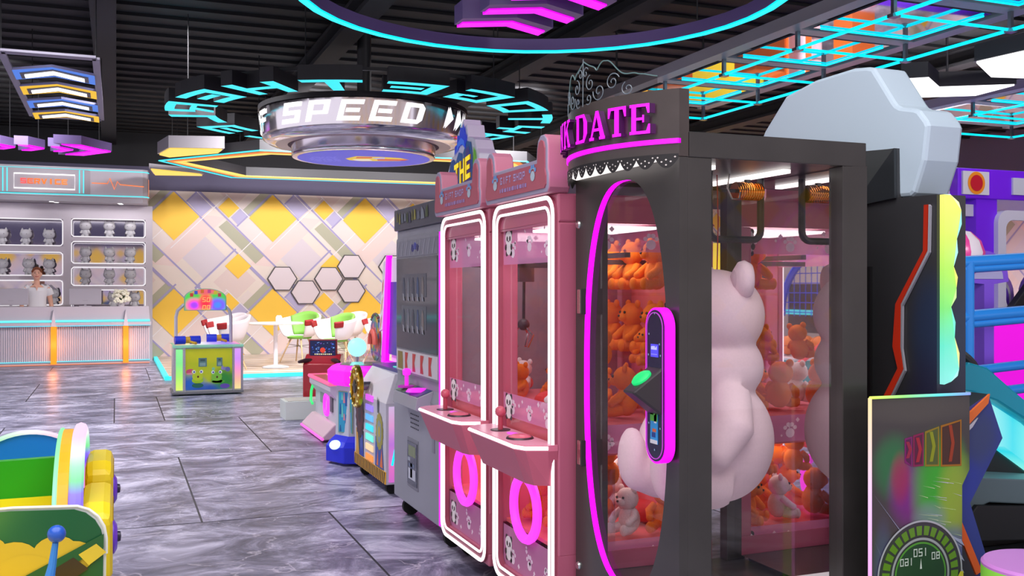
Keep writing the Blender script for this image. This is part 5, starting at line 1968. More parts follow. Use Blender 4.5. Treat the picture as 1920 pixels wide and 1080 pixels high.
for s in (-1, 1):
    b.tube([(s * .08, .015, .9), (s * .085, .0, .5), (s * .085, .02, .28), (s * .085, .03, .09)], [.095, .06, .055, .036], skin, 14)
    b.tube([(s * .085, .05, .05), (s * .09, -.08, .035), (s * .09, -.15, .03)], [.04, .04, .03], skin, 10)
bo = b.build('body', P, angle=85)
r_ = bo.modifiers.new('fuse', 'REMESH'); r_.mode = 'VOXEL'; r_.voxel_size = .0075; r_.use_smooth_shade = True
s_ = bo.modifiers.new('soft', 'SMOOTH'); s_.factor = .5; s_.iterations = 3
b = MB()
wm = mat('f6f3f6', .6)
b.lathe([(.165, .98), (.150, 1.08), (.155, 1.18), (.175, 1.29), (.165, 1.36), (.1, 1.41), (.07, 1.425)], wm, (0, .01, 0), 28)
for s in (-1, 1):
    b.tube([(s * .12, .012, 1.375), (s * .185, .02, 1.31), (s * .215, .03, 1.23)], [.062, .066, .062], wm, 14)
bl = b.build('blouse', P, angle=80)
for v in bl.data.vertices:
    v.co.y = .01 + (v.co.y - .01) * (.70 if abs(v.co.x) < .17 else .9)
    if v.co.z > 1.40 and v.co.y < 0:
        v.co.z -= .05
b = MB()
b.prism([(-.028, 1.40), (.028, 1.40), (.0, 1.30)], 'y', -.125, -.108, skin)
b.build('neckline', P, smooth=False)
b = MB()
b.lathe([(.135, 1.0), (.165, .92), (.172, .8), (.15, .5), (.148, .5)], mat('1e1c22', .7), (0, .015, 0), 28)
sk = b.build('skirt', P, angle=80)
for v in sk.data.vertices:
    v.co.y = .015 + (v.co.y - .015) * .78
b = MB()
hm = mat('8a4a26', .5, noise=.4, scale=40)
b.ball((0, .022, 1.635), (.083, .088, .088), hm, 18, 12)
b.ball((0, .03, 1.735), (.032, .032, .03), mat('2a1a14', .5), 12, 8)
b.tube([(-.074, -.045, 1.63), (-.05, -.08, 1.68), (0, -.088, 1.695), (.05, -.08, 1.68), (.074, -.045, 1.63)], .017, hm, 8)
b.build('hair', P, angle=80)
b = MB()
for s in (-1, 1):
    b.ball((s * .029, -.09, 1.608), (.011, .006, .006), mat('2b201c', .3), 8, 6)
    b.tube([(s * .017, -.093, 1.625), (s * .03, -.096, 1.629), (s * .044, -.088, 1.624)], .0028, mat('6b3e24', .6), 5)
b.build('eyes', P)
b = MB()
b.tube([(-.026, -.088, 1.552), (-.012, -.096, 1.546), (.012, -.096, 1.546), (.026, -.088, 1.552)], .0055, mat('b83a44', .4), 6)
b.build('mouth', P)
b = MB()
for s in (-1, 1):
    b.tube([(s * .085, .05, .03), (s * .09, -.08, .02), (s * .09, -.16, .02)], [.044, .046, .034], mat('1a181c', .4), 10)
b.build('shoes', P)

# ================================================================== frog hitting game
FM = thing('frog_game', 'small frog hammer game with arched score sign and rainbow light columns', 'arcade machine', (1.08, 13.09, 0))
b = MB()
b.box(-.41, .41, 0, .62, .05, .60, mat('cfd4d2', .35))
b.prism([(-.43, .02), (.43, .02), (.43, .05), (-.43, .05)], 'y', -.02, .64, mat('7c7e80', .4))
b.build('body', FM, smooth=False, bevel=.004)
b = MB()
b.box(-.43, .43, -.03, .64, .60, .635, mat('9ee8c4', .3))
b.build('deck', FM, smooth=False, bevel=.005)
b = MB()
b.box(-.39, .39, .0, .6, .635, .642, gradient(['ffd0a0', 'fff4c0', 'ffffff', 'c8a8ff', '8a78ff', 'ff90b8'], 0, -.39, .39, .8))
b.build('lit_top', FM, smooth=False)
MB().box(-.39, -.31, -.012, .01, .07, .58, gradient(['e8ff60', 'a8ff60', '7cf58a', '88ff9a'], 2, .07, .58, .9)).build('light_column', FM, smooth=False)
MB().box(.32, .40, -.012, .01, .07, .58, gradient(['ffe890', 'ffb8a0', 'ff90d8', 'd88aff', 'e098ff'], 2, .07, .58, .9)).build('light_column', FM, smooth=False)
for x in (-.405, -.29, .305, .41):
    MB().box(x - .014, x + .014, -.016, .012, .05, .6, mat('c4c6cc', .25, .8)).build('chrome_edge', FM, smooth=False)
b = MB()
b.box(-.275, .29, -.008, .0, .07, .585, blobs('c8d820', [(-.2, .12, .22, .2, '2070d8', 1), (.05, .08, .3, .1, '2a62c8', 1), (.2, .2, .2, .18, '2f9a3c', 1), (.0, .5, .4, .12, 'e0e020', .8)], noise=.5))
pn = b.build('front_panel', FM, smooth=False)
b = MB()
def fl(cx, cz, rx, rz, c, k, n=18):
    b.poly([(cx + rx * math.cos(2 * PI * i / n), -.009 - .0007 * k, cz + rz * math.sin(2 * PI * i / n)) for i in range(n)], mat(c, .45))
for (fx, fz) in ((-.13, .24), (.1, .23)):
    b = MB()
    fl(fx, fz - .05, .07, .04, 'a8d820' if fx < 0 else '78c838', 1)
    fl(fx, fz, .065, .055, 'c8e028' if fx < 0 else '84d040', 2)
    for s in (-1, 1):
        fl(fx + s * .045, fz + .055, .028, .03, 'd0e448' if fx < 0 else '8ad848', 3)
        fl(fx + s * .045, fz + .058, .02, .022, 'f4f8ff', 4)
        fl(fx + s * .042, fz + .056, .01, .012, '2848a0', 5)
    fl(fx + .005, fz - .005, .012, .014, '5a2818', 4)
    b.build('frog_picture', pn, smooth=False)
b = MB()
fl(-.13, .125, .07, .03, '1c6a58', 1)
fl(.12, .17, .08, .02, '58b830', 1)
fl(-.215, .30, .055, .035, 'e05a78', 1); fl(-.215, .275, .05, .012, 'f0a0b0', 2)
fl(.2, .33, .05, .02, '8a8ac0', 1); fl(.235, .32, .03, .03, '6a70b0', 2); fl(.17, .345, .014, .03, '9a90c8', 3)
fl(.2, .11, .06, .03, '6a50b8', 1); fl(.06, .33, .02, .02, '8ad0a0', 1)
b.build('pond_artwork', pn, smooth=False)
for (a, c_) in ((-.12, -.02), (.1, .17)):
    b = MB()
    b.box(a, c_, -.014, -.008, .36, .47, mat('5f8a86', .3)).box(a + .015, c_ - .015, -.016, -.014, .37, .41, mat('8fb4b0', .3)).box(a + .02, c_ - .02, -.016, -.014, .43, .455, mat('3f5f60', .3))
    b.build('coin_slot', pn, smooth=False)
b = MB()
pm = mat('c2c2cc', .3, .4)
b.tube([(-.37, .35, .635), (-.37, .35, .98), (-.35, .35, 1.06), (-.27, .35, 1.14)], .022, pm, 10)
b.build('pole', FM)
b = MB()
b.tube([(.31, .35, .635), (.31, .35, .98), (.29, .35, 1.06), (.24, .35, 1.12)], .022, pm, 10)
b.build('pole', FM)
arch = [(-.27, 1.06)] + [(-.27 + .0, 1.22)] + [(-.01 + .26 * math.cos(PI - PI * i / 20), 1.22 + .125 * math.sin(PI * i / 20)) for i in range(21)] + [(.25, 1.06)]
b = MB()
b.prism(arch, 'y', .30, .40, mat('7fbf9a', .3))
sgn = b.build('score_sign', FM, smooth=False, bevel=.004)
b = MB()
b.prism([( -.01 + (x + .01) * .955, 1.18 + (z - 1.18) * .94) for (x, z) in arch], 'y', .292, .30, blobs('48c048', [(-.15, 1.13, .15, .12, 'ff40b0', 1), (-.15, 1.13, .07, .06, '8a3cff', .9), (.14, 1.13, .15, .12, '7a40ff', 1), (.14, 1.13, .07, .06, '3a8cff', .9), (-.01, 1.17, .11, .16, 'ff2840', 1), (-.01, 1.31, .26, .06, 'e04868', .9)], emit=.55))
b.build('printed_face', sgn, smooth=False)
b = MB()
for k in range(6):
    a = PI * (.86 - .145 * k)
    cx, cz = -.01 + .19 * math.cos(a), 1.225 + .085 * math.sin(a)
    b = MB()
    b.box(cx - .02, cx + .02, .286, .291, cz - .022, cz + .022, mat(['d83a30', '3060d8', 'e87828', 'd84a9a', 'e0d030', 'c84058'][k], emit=.5))
    b.build('title_block', sgn, smooth=False)
for (tx_, z) in (('50', 1.20), ('00', 1.10)):
    b = MB()
    write(b, tx_, lambda u, v, d: (-.052 + u + v * .12, .287 - d, z - .03 + v), mat('ffb060', emit=1.1), .058, .7, .2)
    b.build('score_digits', sgn, smooth=False)
for (x, y, sw_) in ((-.25, .02, 0), (.17, .46, 1)):
    d = thing('toy_hammer', ['blue drum hammer on the near corner of the frog game', 'blue drum hammer at the far side of the frog game'][sw_], 'toy hammer', (1.08 + x, 13.09 + y, .642), R(8 - 8 * sw_), 'frog game hammers')
    bm_ = mat('2038d8', .35)
    b = MB()
    b.cyl((-.155, 0, .055), (-.03, 0, .055), .052, bm_, 20).cyl((.03, 0, .055), (.155, 0, .055), .052, bm_, 20)
    b.build('head', d)
    b = MB()
    b.cyl((-.03, 0, .055), (.03, 0, .055), .042, mat('d8a828', .4), 16)
    b.tube([(0, 0, .055), (.05, -.06, .025), (.08, -.12, .018)], .017, mat('d8a828', .4), 8)
    b.build('handle', d)

# ================================================================== café table and shell chairs
T = thing('cafe_table', 'round white pedestal table between the shell chairs', 'table', (2.42, 16.55, .058))
MB().lathe([(0, .70), (.44, .70), (.45, .715), (.44, .73), (0, .73)], mat('f2e8dc', .3), seg=36).build('tabletop', T)
MB().cyl((0, 0, .02), (0, 0, .70), .035, mat('f0eaf0', .3), 14).build('pedestal', T)
MB().lathe([(0, .04), (.05, .04), (.2, .015), (.22, 0), (0, 0)], mat('eee6ea', .3), seg=28).build('foot', T)
HN = thing('napkin_holder', 'small white dispenser on the round pedestal table', 'holder', (2.48, 16.6, .79))
MB().box(-.05, .05, -.03, .03, 0, .09, mat('f4f0ee', .4)).build('case', HN, smooth=False, bevel=.006)
MB().box(-.035, .035, -.02, .02, .09, .11, mat('ffffff', .8)).build('paper', HN, smooth=False)

def rim_h(th):
    a = abs(th)
    return .86 - .06 * (a / R(50)) ** 2 if a < R(50) else (.80 - .07 * min(1, (a - R(50)) / R(75)) ** .8)
def shell_pt(th, v, off=0.0):
    h = rim_h(th)
    z = .43 + (h - .43) * v
    r = (.15 + .21 * v ** .38) - off
    fl_ = 1 + .03 * max(0, abs(th) - R(70))
    return (r * fl_ * math.sin(th), r * fl_ * math.cos(th), z)
def patch(m, t0, t1, v0, v1, off, nt_=16, nv=6):
    q = MB()
    vs = [shell_pt(t0 + (t1 - t0) * i / nt_, v0 + (v1 - v0) * j / nv, off) for i in range(nt_ + 1) for j in range(nv + 1)]
    q.add(vs, [(i * (nv + 1) + j, (i + 1) * (nv + 1) + j, (i + 1) * (nv + 1) + j + 1, i * (nv + 1) + j + 1) for i in range(nt_) for j in range(nv)], m)
    return q
def make_chair(label, green):
    t = thing('shell_chair', label, 'chair', (0, 0, 0), 0, 'white shell chairs')
    wm_ = mat('ddd3d4', .4)
    s = patch(wm_, R(-128), R(128), 0, 1, 0, 32, 8).build('shell', t, angle=80)
    sd = s.modifiers.new('thick', 'SOLIDIFY'); sd.thickness = .03; sd.offset = 0
    MB().lathe([(0, .455), (.17, .455), (.215, .44), (.2, .41), (0, .40)], mat('6ea83c' if green else 'e9dfe0', .6), seg=24).build('seat', t)
    if green:
        c = patch(mat('76ad45', .6), R(-62), R(62), .1, 1.03, .03, 20, 6).build('back_pad', t, angle=80)
        sd = c.modifiers.new('thick', 'SOLIDIFY'); sd.thickness = .035
    for s_ in (-1, 1):
        c = patch(mat('8f0d12', .6), s_ * R(106), s_ * R(131), .70, 1.03, -.002, 6, 4).build('arm_cap', t, angle=80)
        sd = c.modifiers.new('thick', 'SOLIDIFY'); sd.thickness = .05; sd.offset = 0
        sb = c.modifiers.new('soft', 'SUBSURF'); sb.levels = 1; sb.render_levels = 1
        c['label'] = 'dark red padded arm end'
    wood = mat('d9b88a', .5, noise=.2, scale=20)
    for (sx, sy) in ((-1, -1), (1, -1), (1, 1), (-1, 1)):
        MB().tube([(sx * .1, sy * .1, .42), (sx * .24, sy * .24, 0)], [.016, .011], wood, 8).build('leg', t)
    c = MB()
    for (p, q) in (((-.15, -.15), (.15, .15)), ((-.15, .15), (.15, -.15))):
        c.cyl((p[0], p[1], .26), (q[0], q[1], .30), .006, mat('8a8078', .4, .7), 6)
        c.cyl((p[0], p[1], .32), (q[0], q[1], .24), .006, mat('8a8078', .4, .7), 6)
    c.build('cross_brace', t)
    return t
for (x, y, rz, g, lab) in ((1.62, 16.3, -78, False, 'white shell chair with red arm ends nearest the frog game'), (1.7, 17.5, -60, False, 'white shell chair with red arm ends behind the frog game sign, nearer the wall'),
                           (3.32, 16.22, -62, True, 'white shell chair with green pad on the near side of the pedestal table'), (2.95, 17.4, -45, True, 'white shell chair with green pad across the pedestal table, nearer the wall'),
                           (3.85, 17.75, -60, False, 'white shell chair with red arm ends beyond the red shooting game'), (4.3, 16.85, -70, False, 'white shell chair with red arm ends half behind the spinner disc')):
    c = make_chair(lab, g)
    c.location = (x, y, .066)
    c.rotation_euler.z = R(rz)

# ================================================================== children's ride at the near corner
K = thing('kiddie_ride', 'yellow, green and blue coin ride with rainbow lit hoop and painted front', 'coin ride', (0, 0, 0))
Y_ = mat('e6cc0a', .42)
b = MB()
b.box(-1.3, -.06, 2.38, 3.3, .03, .75, Y_).box(-1.2, -.135, 2.44, 2.92, .74, .80, Y_)
b.build('base', K, smooth=False, bevel=.02)
b = MB()
fp_ = [(-1.3, .05), (-.03, .05), (-.02, .775)] + [(-.09 + .07 * math.cos(R(a)), .808 + .075 * math.sin(R(a))) for a in (0, 20, 40, 60, 80)] + [(-.2, .888), (-.6, .878), (-1.3, .866)]
b.prism(fp_, 'y', 2.33, 2.337, mat('d8dcd6', .4))
fpn = b.build('front_panel', K, smooth=False)
b = MB()
b.prism([(x * 1.0 - .006, z - .006) for (x, z) in fp_], 'y', 2.326, 2.33, blobs('1f6a34', [(-.55, .88, .42, .12, '6fa83a', .9), (-.05, .80, .22, .18, '0f5a30', 1), (-.25, .4, .5, .28, '5fae34', .9), (-.7, .6, .3, .2, '7aa63a', .7)], noise=.3))
pa = b.build('painted_face', fpn, smooth=False)
b = MB()
def cl(cx, cz, r, k=1, c='d2b42c'):
    b.poly([(cx + r * math.cos(2 * PI * i / 20), 2.3255 - .0004 * k, cz + .04 + r * .85 * math.sin(2 * PI * i / 20)) for i in range(20)], mat(c, .45))
for i, (cx, cz, r) in enumerate(((-.43, .76, .05), (-.37, .735, .05), (-.32, .75, .045), (-.26, .755, .05), (-.2, .735, .05), (-.12, .745, .045), (-.085, .735, .04), (-.3, .69, .08), (-.42, .68, .08), (-.18, .69, .07), (-.5, .70, .08))):
    cl(cx, cz, r, 1 + i * .3)
def pg(pts, c, k):
    b.poly([(x, 2.3255 - .0005 * k, z + .10) for (x, z) in pts], mat(c, .45))
pg([(-.025, .72), (-.3, .585), (-.3, .555), (-.025, .69)], '1c5a2c', 9)
pg([(-.13, .65), (-.085, .675), (-.055, .648), (-.1, .62)], '3a2c1a', 10)
pg([(-.19, .61), (-.15, .635), (-.115, .61), (-.155, .582)], 'e0b838', 10)
pg([(-.075, .68), (-.04, .70), (-.02, .68), (-.055, .655)], 'd8c038', 10)
pg([(-.41, .585), (-.33, .61), (-.3, .60), (-.36, .575)], '5a3a1c', 10)
b.build('cloud_and_path_artwork', pa, smooth=False)
b = MB()
b.tube([(x, 2.33, z) for (x, z) in fp_[2:]], .0035, mat('e8ece8', .4), 6)
b.build('edge_trim', fpn)
b = MB()
b.prism([(-.95, .78), (-.13, .78), (-.13, .898), (-.42, .892), (-.47, .90), (-.62, .885), (-.70, .86), (-.95, .80)], 'y', 2.92, 2.95, mat('0c9a10', .4))
b.build('seat_back', K, smooth=False)['label'] = 'green board'
b = MB()
ar = [(-.66, .75), (-.11, .75)] + [(-.27 + .27 * math.cos(R(a)), .80 + .135 * math.sin(R(a))) for a in range(25, 171, 8)]
b.prism([(-.42, .70), (-.05, .70)] + [(-.235 + .19 * math.cos(R(a)), .74 + .19 * math.sin(R(a))) for a in range(0, 181, 9)], 'y', 3.22, 3.25, mat('0e7ad8', .4))
bk = b.build('rear_board', K, smooth=False)
b = MB()
b.tube([(-.235 + .19 * math.cos(R(a)), 3.215, .74 + .19 * math.sin(R(a))) for a in range(0, 181, 6)], .007, gradient(['ff9ae8', 'a8ffc8', 'ffffff', 'ffc8f0', 'ff8ae0'], 0, -.42, -.05, .9), 6)
b.build('rainbow_edge', bk)
# hoop panel seen edge-on, rainbow strip round it
hy = [(2.45, .76)] + [(2.86 + .36 * math.cos(R(a)), .76 + .215 * math.sin(R(a))) for a in range(176, 2, -8)] + [(3.22, .76)]
b = MB()
b.prism(hy, 'x', -.13, -.105, mat('e6a80c', .5))
hp_ = b.build('hoop_panel', K, smooth=False)
b = MB()
b.tube([(-.088, y, z) for (y, z) in hy], .0165, gradient(['ff9aee', 'e08aff', '7a55ff', '8a70ff', '70f0a0', 'a8ffd0', 'ffffff', 'ffd8fa'], 2, .79, .975, .95), 8)
b.build('rainbow_strip', hp_)
b = MB()
b.tube([(-.134, y, z) for (y, z) in hy], .005, gradient(['70ffb0', '9affd8', '80ffa8'], 2, .76, .975, .9), 6)
b.build('rainbow_strip', hp_)
for k, (y0, y1, z0, z1) in enumerate(((2.5, 2.85, .66, .845), (2.95, 3.25, .70, .87))):
    b = MB()
    prof = [(y0, z0), (y1, z0), (y1, z1 - .03), (y1 - .05, z1), (y0 + .05, z1), (y0, z1 - .03)]
    b.prism(prof, 'x', -.08, -.008, Y_)
    nz = b.build('nozzle', K, smooth=False, bevel=.02)
    b = MB()
    for q in range(2):
        b.box(-.05, -.006, y0 + .08 + q * .12, y0 + .085 + q * .12, z1 - .055, z1 - .02, mat('b89a10', .4))
    b.build('groove', nz, smooth=False)
    b = MB()
    b.lathe([(0, .012), (.03, .01), (.042, .003), (.042, 0)], mat('6a3ad8', .3), (-.008, (y0 + y1) / 2, z0 + .07), 20, axis='x')
    b.lathe([(0, .02), (.012, .018), (.014, .01)], mat('2a2440', .3), (-.008, (y0 + y1) / 2, z0 + .07), 12, axis='x')
    b.build('wheel', nz)
b = MB()
b.box(-.5, -.02, 2.02, 2.33, .03, .73, Y_)
b.build('control_box', K, smooth=False, bevel=.02)
b = MB()
b.lathe([(0, .775), (.03, .768), (.055, .73)], mat('3a86d8', .3), (-.12, 2.17, 0), 20)
b.tube([(-.125, 2.17, .765), (-.118, 2.17, .80), (-.112, 2.17, .845)], [.011, .008, .006], mat('3a86d8', .3), 10)
b.ball((-.11, 2.17, .862), .0175, mat('2a5cc0', .3), 16, 10)
b.build('joystick', K)

# ================================================================== racing cabinet: dark side board, white crest, glowing edge
RC = thing('racing_cabinet', 'tall dark racing cabinet with a white crest, red side line and glowing faceted edge', 'arcade cabinet', (0, 0, 0))
b = MB()
dkb = blobs('3a3a3c', [(2.68, 1.2, .12, .25, '26395a', .7), (2.7, .8, .14, .4, '2a2a48', .9), (3.1, 1.3, .3, .6, '343536', .8)], axes=(1, 2), rough=.35)
b.prism([(2.65, .03), (2.65, 1.673), (2.839, 1.676), (2.842, 1.857), (3.05, 1.87), (3.75, 1.90), (3.75, .03)], 'x', 2.63, 2.76, dkb)
sb_ = b.build('side_board', RC, smooth=False)
b = MB()
b.prism([(2.839, 1.676), (2.842, 1.857), (3.06, 1.66)], 'x', 2.618, 2.632, mat('2a2d30', .4))
b.prism([(2.842, 1.857), (3.30, 1.87), (3.3, 1.45), (3.0, 1.28), (3.04, 1.62)], 'x', 2.622, 2.632, mat('434646', .4))
b.build('folded_plate', sb_, smooth=False)
b = MB()
b.box(2.62, 2.632, 2.965, 3.03, .4, 1.43, mat('0b0b0c', .6))
b.build('dark_slot', sb_, smooth=False)
b = MB()
ctr = [(2.682, 1.64), (2.686, 1.48), (2.813, 1.292), (2.815, 1.138), (2.80, 1.06), (2.90, .90)]
rl = []
for (y, z) in ctr:
    rl.append((y, z))
wd = [.016, .016, .022, .034, .024, .03]
b.prism([(y - .0, z) for (y, z) in rl] + [(y + w, z + .0) for (y, z), w in list(zip(rl, wd))[::-1]], 'x', 2.618, 2.628, mat('e8381c', .4, emit=.25))
b.build('red_line', sb_, smooth=False)
b = MB()
b.prism([(y - .012, z - .006) for (y, z) in rl] + [(y - .005, z) for (y, z) in rl[::-1]], 'x', 2.619, 2.628, mat('a8a8b0', .3))
b.build('silver_line', sb_, smooth=False)
b = MB()
b.prism([(3.75, 1.70), (3.70, 1.98), (3.654, 2.04), (3.505, 2.167), (3.313, 2.198), (3.09, 2.2), (3.01, 2.188), (2.98, 2.178), (2.875, 2.035), (2.862, 2.02), (2.839, 2.007), (2.77, 1.99), (2.75, 1.98), (2.716, 1.94), (2.706, 1.92), (2.723, 1.80), (2.77, 1.69), (2.79, 1.678)], 'x', 2.645, 2.81, mat('c9dce8', .35))
b.build('white_crest', RC, smooth=False, bevel=.014)
b = MB()
pts = [(2.643, 1.672), (2.674, 1.67), (2.72, 1.619), (2.70, 1.52), (2.686, 1.424), (2.698, 1.35), (2.674, 1.285), (2.69, 1.18), (2.71, 1.072), (2.674, 1.027), (2.643, 1.018)]
gm_ = gradient(['8af4ea', '5cf0d0', '7cf070', 'b4f850', 'e8fc58', 'fdf96a'], 2, 1.02, 1.67, .95)
b.prism(pts, 'y', 2.63, 2.65, gm_)
cen = (2.66, 1.35)
for i in range(len(pts) - 2):
    p, q = pts[i], pts[i + 1]
    mid = ((p[0] + q[0]) / 2 - .014, (p[1] + q[1]) / 2)
    b.add([(p[0], 2.63, p[1]), (q[0], 2.63, q[1]), (mid[0], 2.605, mid[1])], [(0, 1, 2)], mat(['c8f4ff', 'ffffd0', '8ae8f8', 'a8f0ff', 'fff080', 'd0ffa0', '80f0e0', 'ffe890', 'b0fff0'][i % 9], emit=.9))
b.build('glowing_edge', RC, smooth=False)

# racing seat pod with the speedometer board
RS = thing('racing_pod', 'dark board with mirrored speedometer print and blue orange flank beside the black gift machine', 'arcade seat', (0, 0, 0))
b = MB()
po = [(2.209, .02), (2.209, 1.0), (2.615, .997), (2.621, .99), (2.621, .751), (2.589, .70), (2.589, .02)]
b.prism(po, 'y', 2.50, 2.512, blobs('474241', [(2.30, .78, .1, .13, '1f8a4a', .6), (2.36, .70, .1, .14, '8a1f8f', .8), (2.33, .74, .05, .1, 'b02838', .6), (2.50, .70, .15, .22, '3fb02f', .95), (2.56, .66, .09, .2, 'a8b43c', .7), (2.45, .6, .09, .07, '8a90a0', .6), (2.54, .5, .1, .09, '5a68b0', .6), (2.26, .45, .05, .2, '56608c', .5), (2.42, .96, .3, .06, '5a544e', .6)], rough=.3, noise=.35))
bd = b.build('printed_board', RS, smooth=False)
MB().box(2.27, 2.58, 2.512, 2.57, .02, .985, mat('2a2a2e', .5)).build('rear_shell', RS, smooth=False)
b = MB()
def S_(pts, c, k, e=0.0):
    b.poly([(x, 2.4995 - .0006 * k, z) for (x, z) in pts], mat(c, .35, emit=e))
for (xa, xb, za, zb, zc, zd, c) in ((2.346, 2.378, .79, .775, .868, .873, 'b02890'), (2.381, 2.425, .775, .775, .876, .884, 'c02870'), (2.430, 2.49, .773, .77, .886, .90, 'c8a828'), (2.496, 2.585, .768, .765, .902, .918, 'e0901c')):
    S_([(xa, za), (xb, zb), (xb, zd), (xa, zc)], c, 1, .15)
    w = .006
    S_([(xa + w, za + w), (xb - w, zb + w), (xb - w, zd - w), (xa + w, zc - w)], {'b02890': '5a1a4c', 'c02870': '5c1a3c', 'c8a828': '54602a', 'e0901c': '4a2c22'}[c], 2)
    zm = (za + zd) / 2
    mx_ = (xa + xb) / 2
    S_([(mx_ - .012, zd - .016), (mx_ + .002, zd - .016), (mx_ + .014, zm), (mx_ + .002, za + .014), (mx_ - .012, za + .014), (mx_ + .0, zm)], {'b02890': 'c83058', 'c02870': 'd83048', 'c8a828': 'b8c020', 'e0901c': 'c84a24'}[c], 3, .2)
rs = random.Random(9)
for k in range(26):
    x, z = rs.uniform(2.4, 2.57), rs.uniform(.5, .74)
    l = rs.uniform(.03, .09)
    S_([(x, z), (min(x + l, 2.585), z - .012), (min(x + l, 2.585), z - .0135)], rs.choice(['e8f0c0', 'c8e890', 'd8d8e8']), 1 + k * .05)
for (x0_, z0_, x1_, z1_) in ((2.22, .70, 2.42, .47), (2.225, .55, 2.30, .40), (2.44, .56, 2.585, .47), (2.46, .52, 2.585, .43), (2.5, .56, 2.585, .52)):
    S_([(x0_, z0_), (x1_, z1_), (x1_ + .012, z1_ - .02)], 'a4acc8', 2.5)
gx, gz = 2.41, .425
def arcpoly(r0, r1, a0, a1, c, k, e=0.0, n=10):
    S_([(gx + r0 * math.cos(R(a0 + (a1 - a0) * i / n)), gz + r0 * math.sin(R(a0 + (a1 - a0) * i / n))) for i in range(n + 1)] + [(gx + r1 * math.cos(R(a1 + (a0 - a1) * i / n)), gz + r1 * math.sin(R(a1 + (a0 - a1) * i / n))) for i in range(n + 1)], c, k, e)
arcpoly(0, .172, 0, 359.9, '3a3a3c', 4, 0, 40)
for a in range(0, 360, 30):
    arcpoly(.17, .176, a, a + 30, 'b8bcc0', 5)
    arcpoly(.112, .12, a, a + 30, 'a8acae', 5)
    arcpoly(.10, .106, a, a + 30, '58a03c', 5)
for a in range(-20, 200, 12):
    arcpoly(.128, .158, a, a + 8.5, '8ccc38', 5, .12, 3)
arcpoly(.0, .1, 0, 359.9, '2c4a34', 4.6, 0, 30)
def mir(text, x, z, s):
    write(b, text[::-1], lambda u, v, d: (x + u, 2.4995 - .0006 * 6.5, z + v), mat('d8e4d8', .4), s, .6, .2, mirror=True)
mir('160', gx - .085, gz + .035, .024)
mir('120', gx - .03, gz + .06, .026)
mir('80', gx + .045, gz + .045, .024)
S_([(gx - .004, gz + .02), (gx + .004, gz + .02), (gx + .0, gz + .055)], 'e8f0e8', 7)
# small blue car under the dial
S_([(gx - .17, .29), (gx - .16, .36), (gx - .10, .375), (gx - .06, .40), (gx + .01, .41), (gx + .06, .385), (gx + .12, .372), (gx + .165, .35), (gx + .17, .29)], '2a5cc8', 8, .05)
S_([(gx - .07, .378), (gx - .045, .396), (gx + .01, .402), (gx + .045, .382)], '1c2450', 9)
S_([(gx - .17, .29), (gx - .165, .33), (gx - .06, .345), (gx + .02, .33), (gx + .05, .29)], '8a3ac8', 9)
S_([(gx + .04, .365), (gx + .12, .36), (gx + .16, .345), (gx + .05, .35)], '58c0f0', 9)
S_([(2.575, .42), (2.588, .42), (2.588, .40), (2.565, .405)], 'e0d838', 9)
b.build('speedometer_artwork', bd, smooth=False)
b = MB()
b.tube([(2.206, 2.498, .02), (2.206, 2.498, 1.003)], .006, gradient(['ffc8ff', 'ff9af0', 'f8c8ff', 'ffe8a0'], 2, 0, 1, 1.0), 6)
b.build('pink_light_edge', bd)
b = MB()
b.tube([(2.206, 2.498, 1.004), (2.62, 2.498, 1.001)], .005, gradient(['f0ff50', 'a0ff80', '58f0f0', '8aa0f8'], 0, 2.2, 2.62, 1.0), 6)
b.build('rainbow_light_edge', bd)
b = MB()
fk = [(2.615, .935), (2.735, .992), (2.80, .84), (2.655, .63), (2.725, .45), (2.70, .02), (2.58, .02), (2.58, .70), (2.615, .76)]
b.prism(fk, 'y', 2.53, 2.60, blobs('2f3f8e', [(2.7, .85, .1, .12, '3a4668', .8), (2.62, .7, .1, .1, '2c3ea0', .8)], noise=.5), mat('26282e', .5))
fo_ = b.build('flank', RS, smooth=False)
b = MB()
b.prism([(2.618, .915), (2.735, .993), (2.728, .962), (2.618, .876)], 'y', 2.522, 2.53, mat('e8722c', .4))
b.build('orange_trim', fo_, smooth=False)
b = MB()
b.prism([(2.587, .62), (2.70, .40), (2.675, .39), (2.587, .56)], 'y', 2.522, 2.53, mat('e8621c', .4))
b.build('orange_trim', fo_, smooth=False)
b = MB()
b.prism([(2.618, .874), (2.685, .915), (2.66, .885), (2.618, .855)], 'y', 2.524, 2.53, mat('c8c8d0', .4))
b.build('silver_trim', fo_, smooth=False)
b = MB()
b.prism([(2.587, .55), (2.68, .37), (2.69, .02), (2.587, .02)], 'y', 2.524, 2.53, mat('2c2c34', .4))
b.build('dark_trim', fo_, smooth=False)

# racing kart: teal dash, glow, wheel, base, tread
KR = thing('racing_kart', 'teal racing kart with cyan glow and black steering wheel behind the speedometer board', 'arcade ride', (0, 0, 0))
b = MB()
teal = mat('0aa0bc', .35)
b.prism([(3.03, .955), (3.05, 1.02), (3.10, 1.06), (3.20, 1.035), (3.30, .965), (3.42, .885), (3.9, .60), (3.9, .45), (3.42, .81), (3.25, .90), (3.12, .94)], 'y', 2.96, 3.45, teal)
b.build('dashboard', KR, smooth=False, bevel=.008)
b = MB()
b.prism([(3.03, .95), (3.12, .935), (3.25, .89), (3.42, .80), (3.9, .44), (3.9, .36), (3.33, .71), (3.15, .72), (3.03, .80)], 'y', 3.0, 3.4, gradient(['58f0f0', 'e8ffff', 'a0f4f4', '30e0f0', '88f8f0'], 0, 3.0, 3.5, .95))
b.build('glow_panel', KR, smooth=False)
b = MB()
b.prism([(2.98, .03), (2.98, .70), (3.33, .70), (3.9, .35), (3.9, .03)], 'y', 3.05, 3.9, mat('17181b', .4))
b.build('base', KR, smooth=False, bevel=.01)
b = MB()
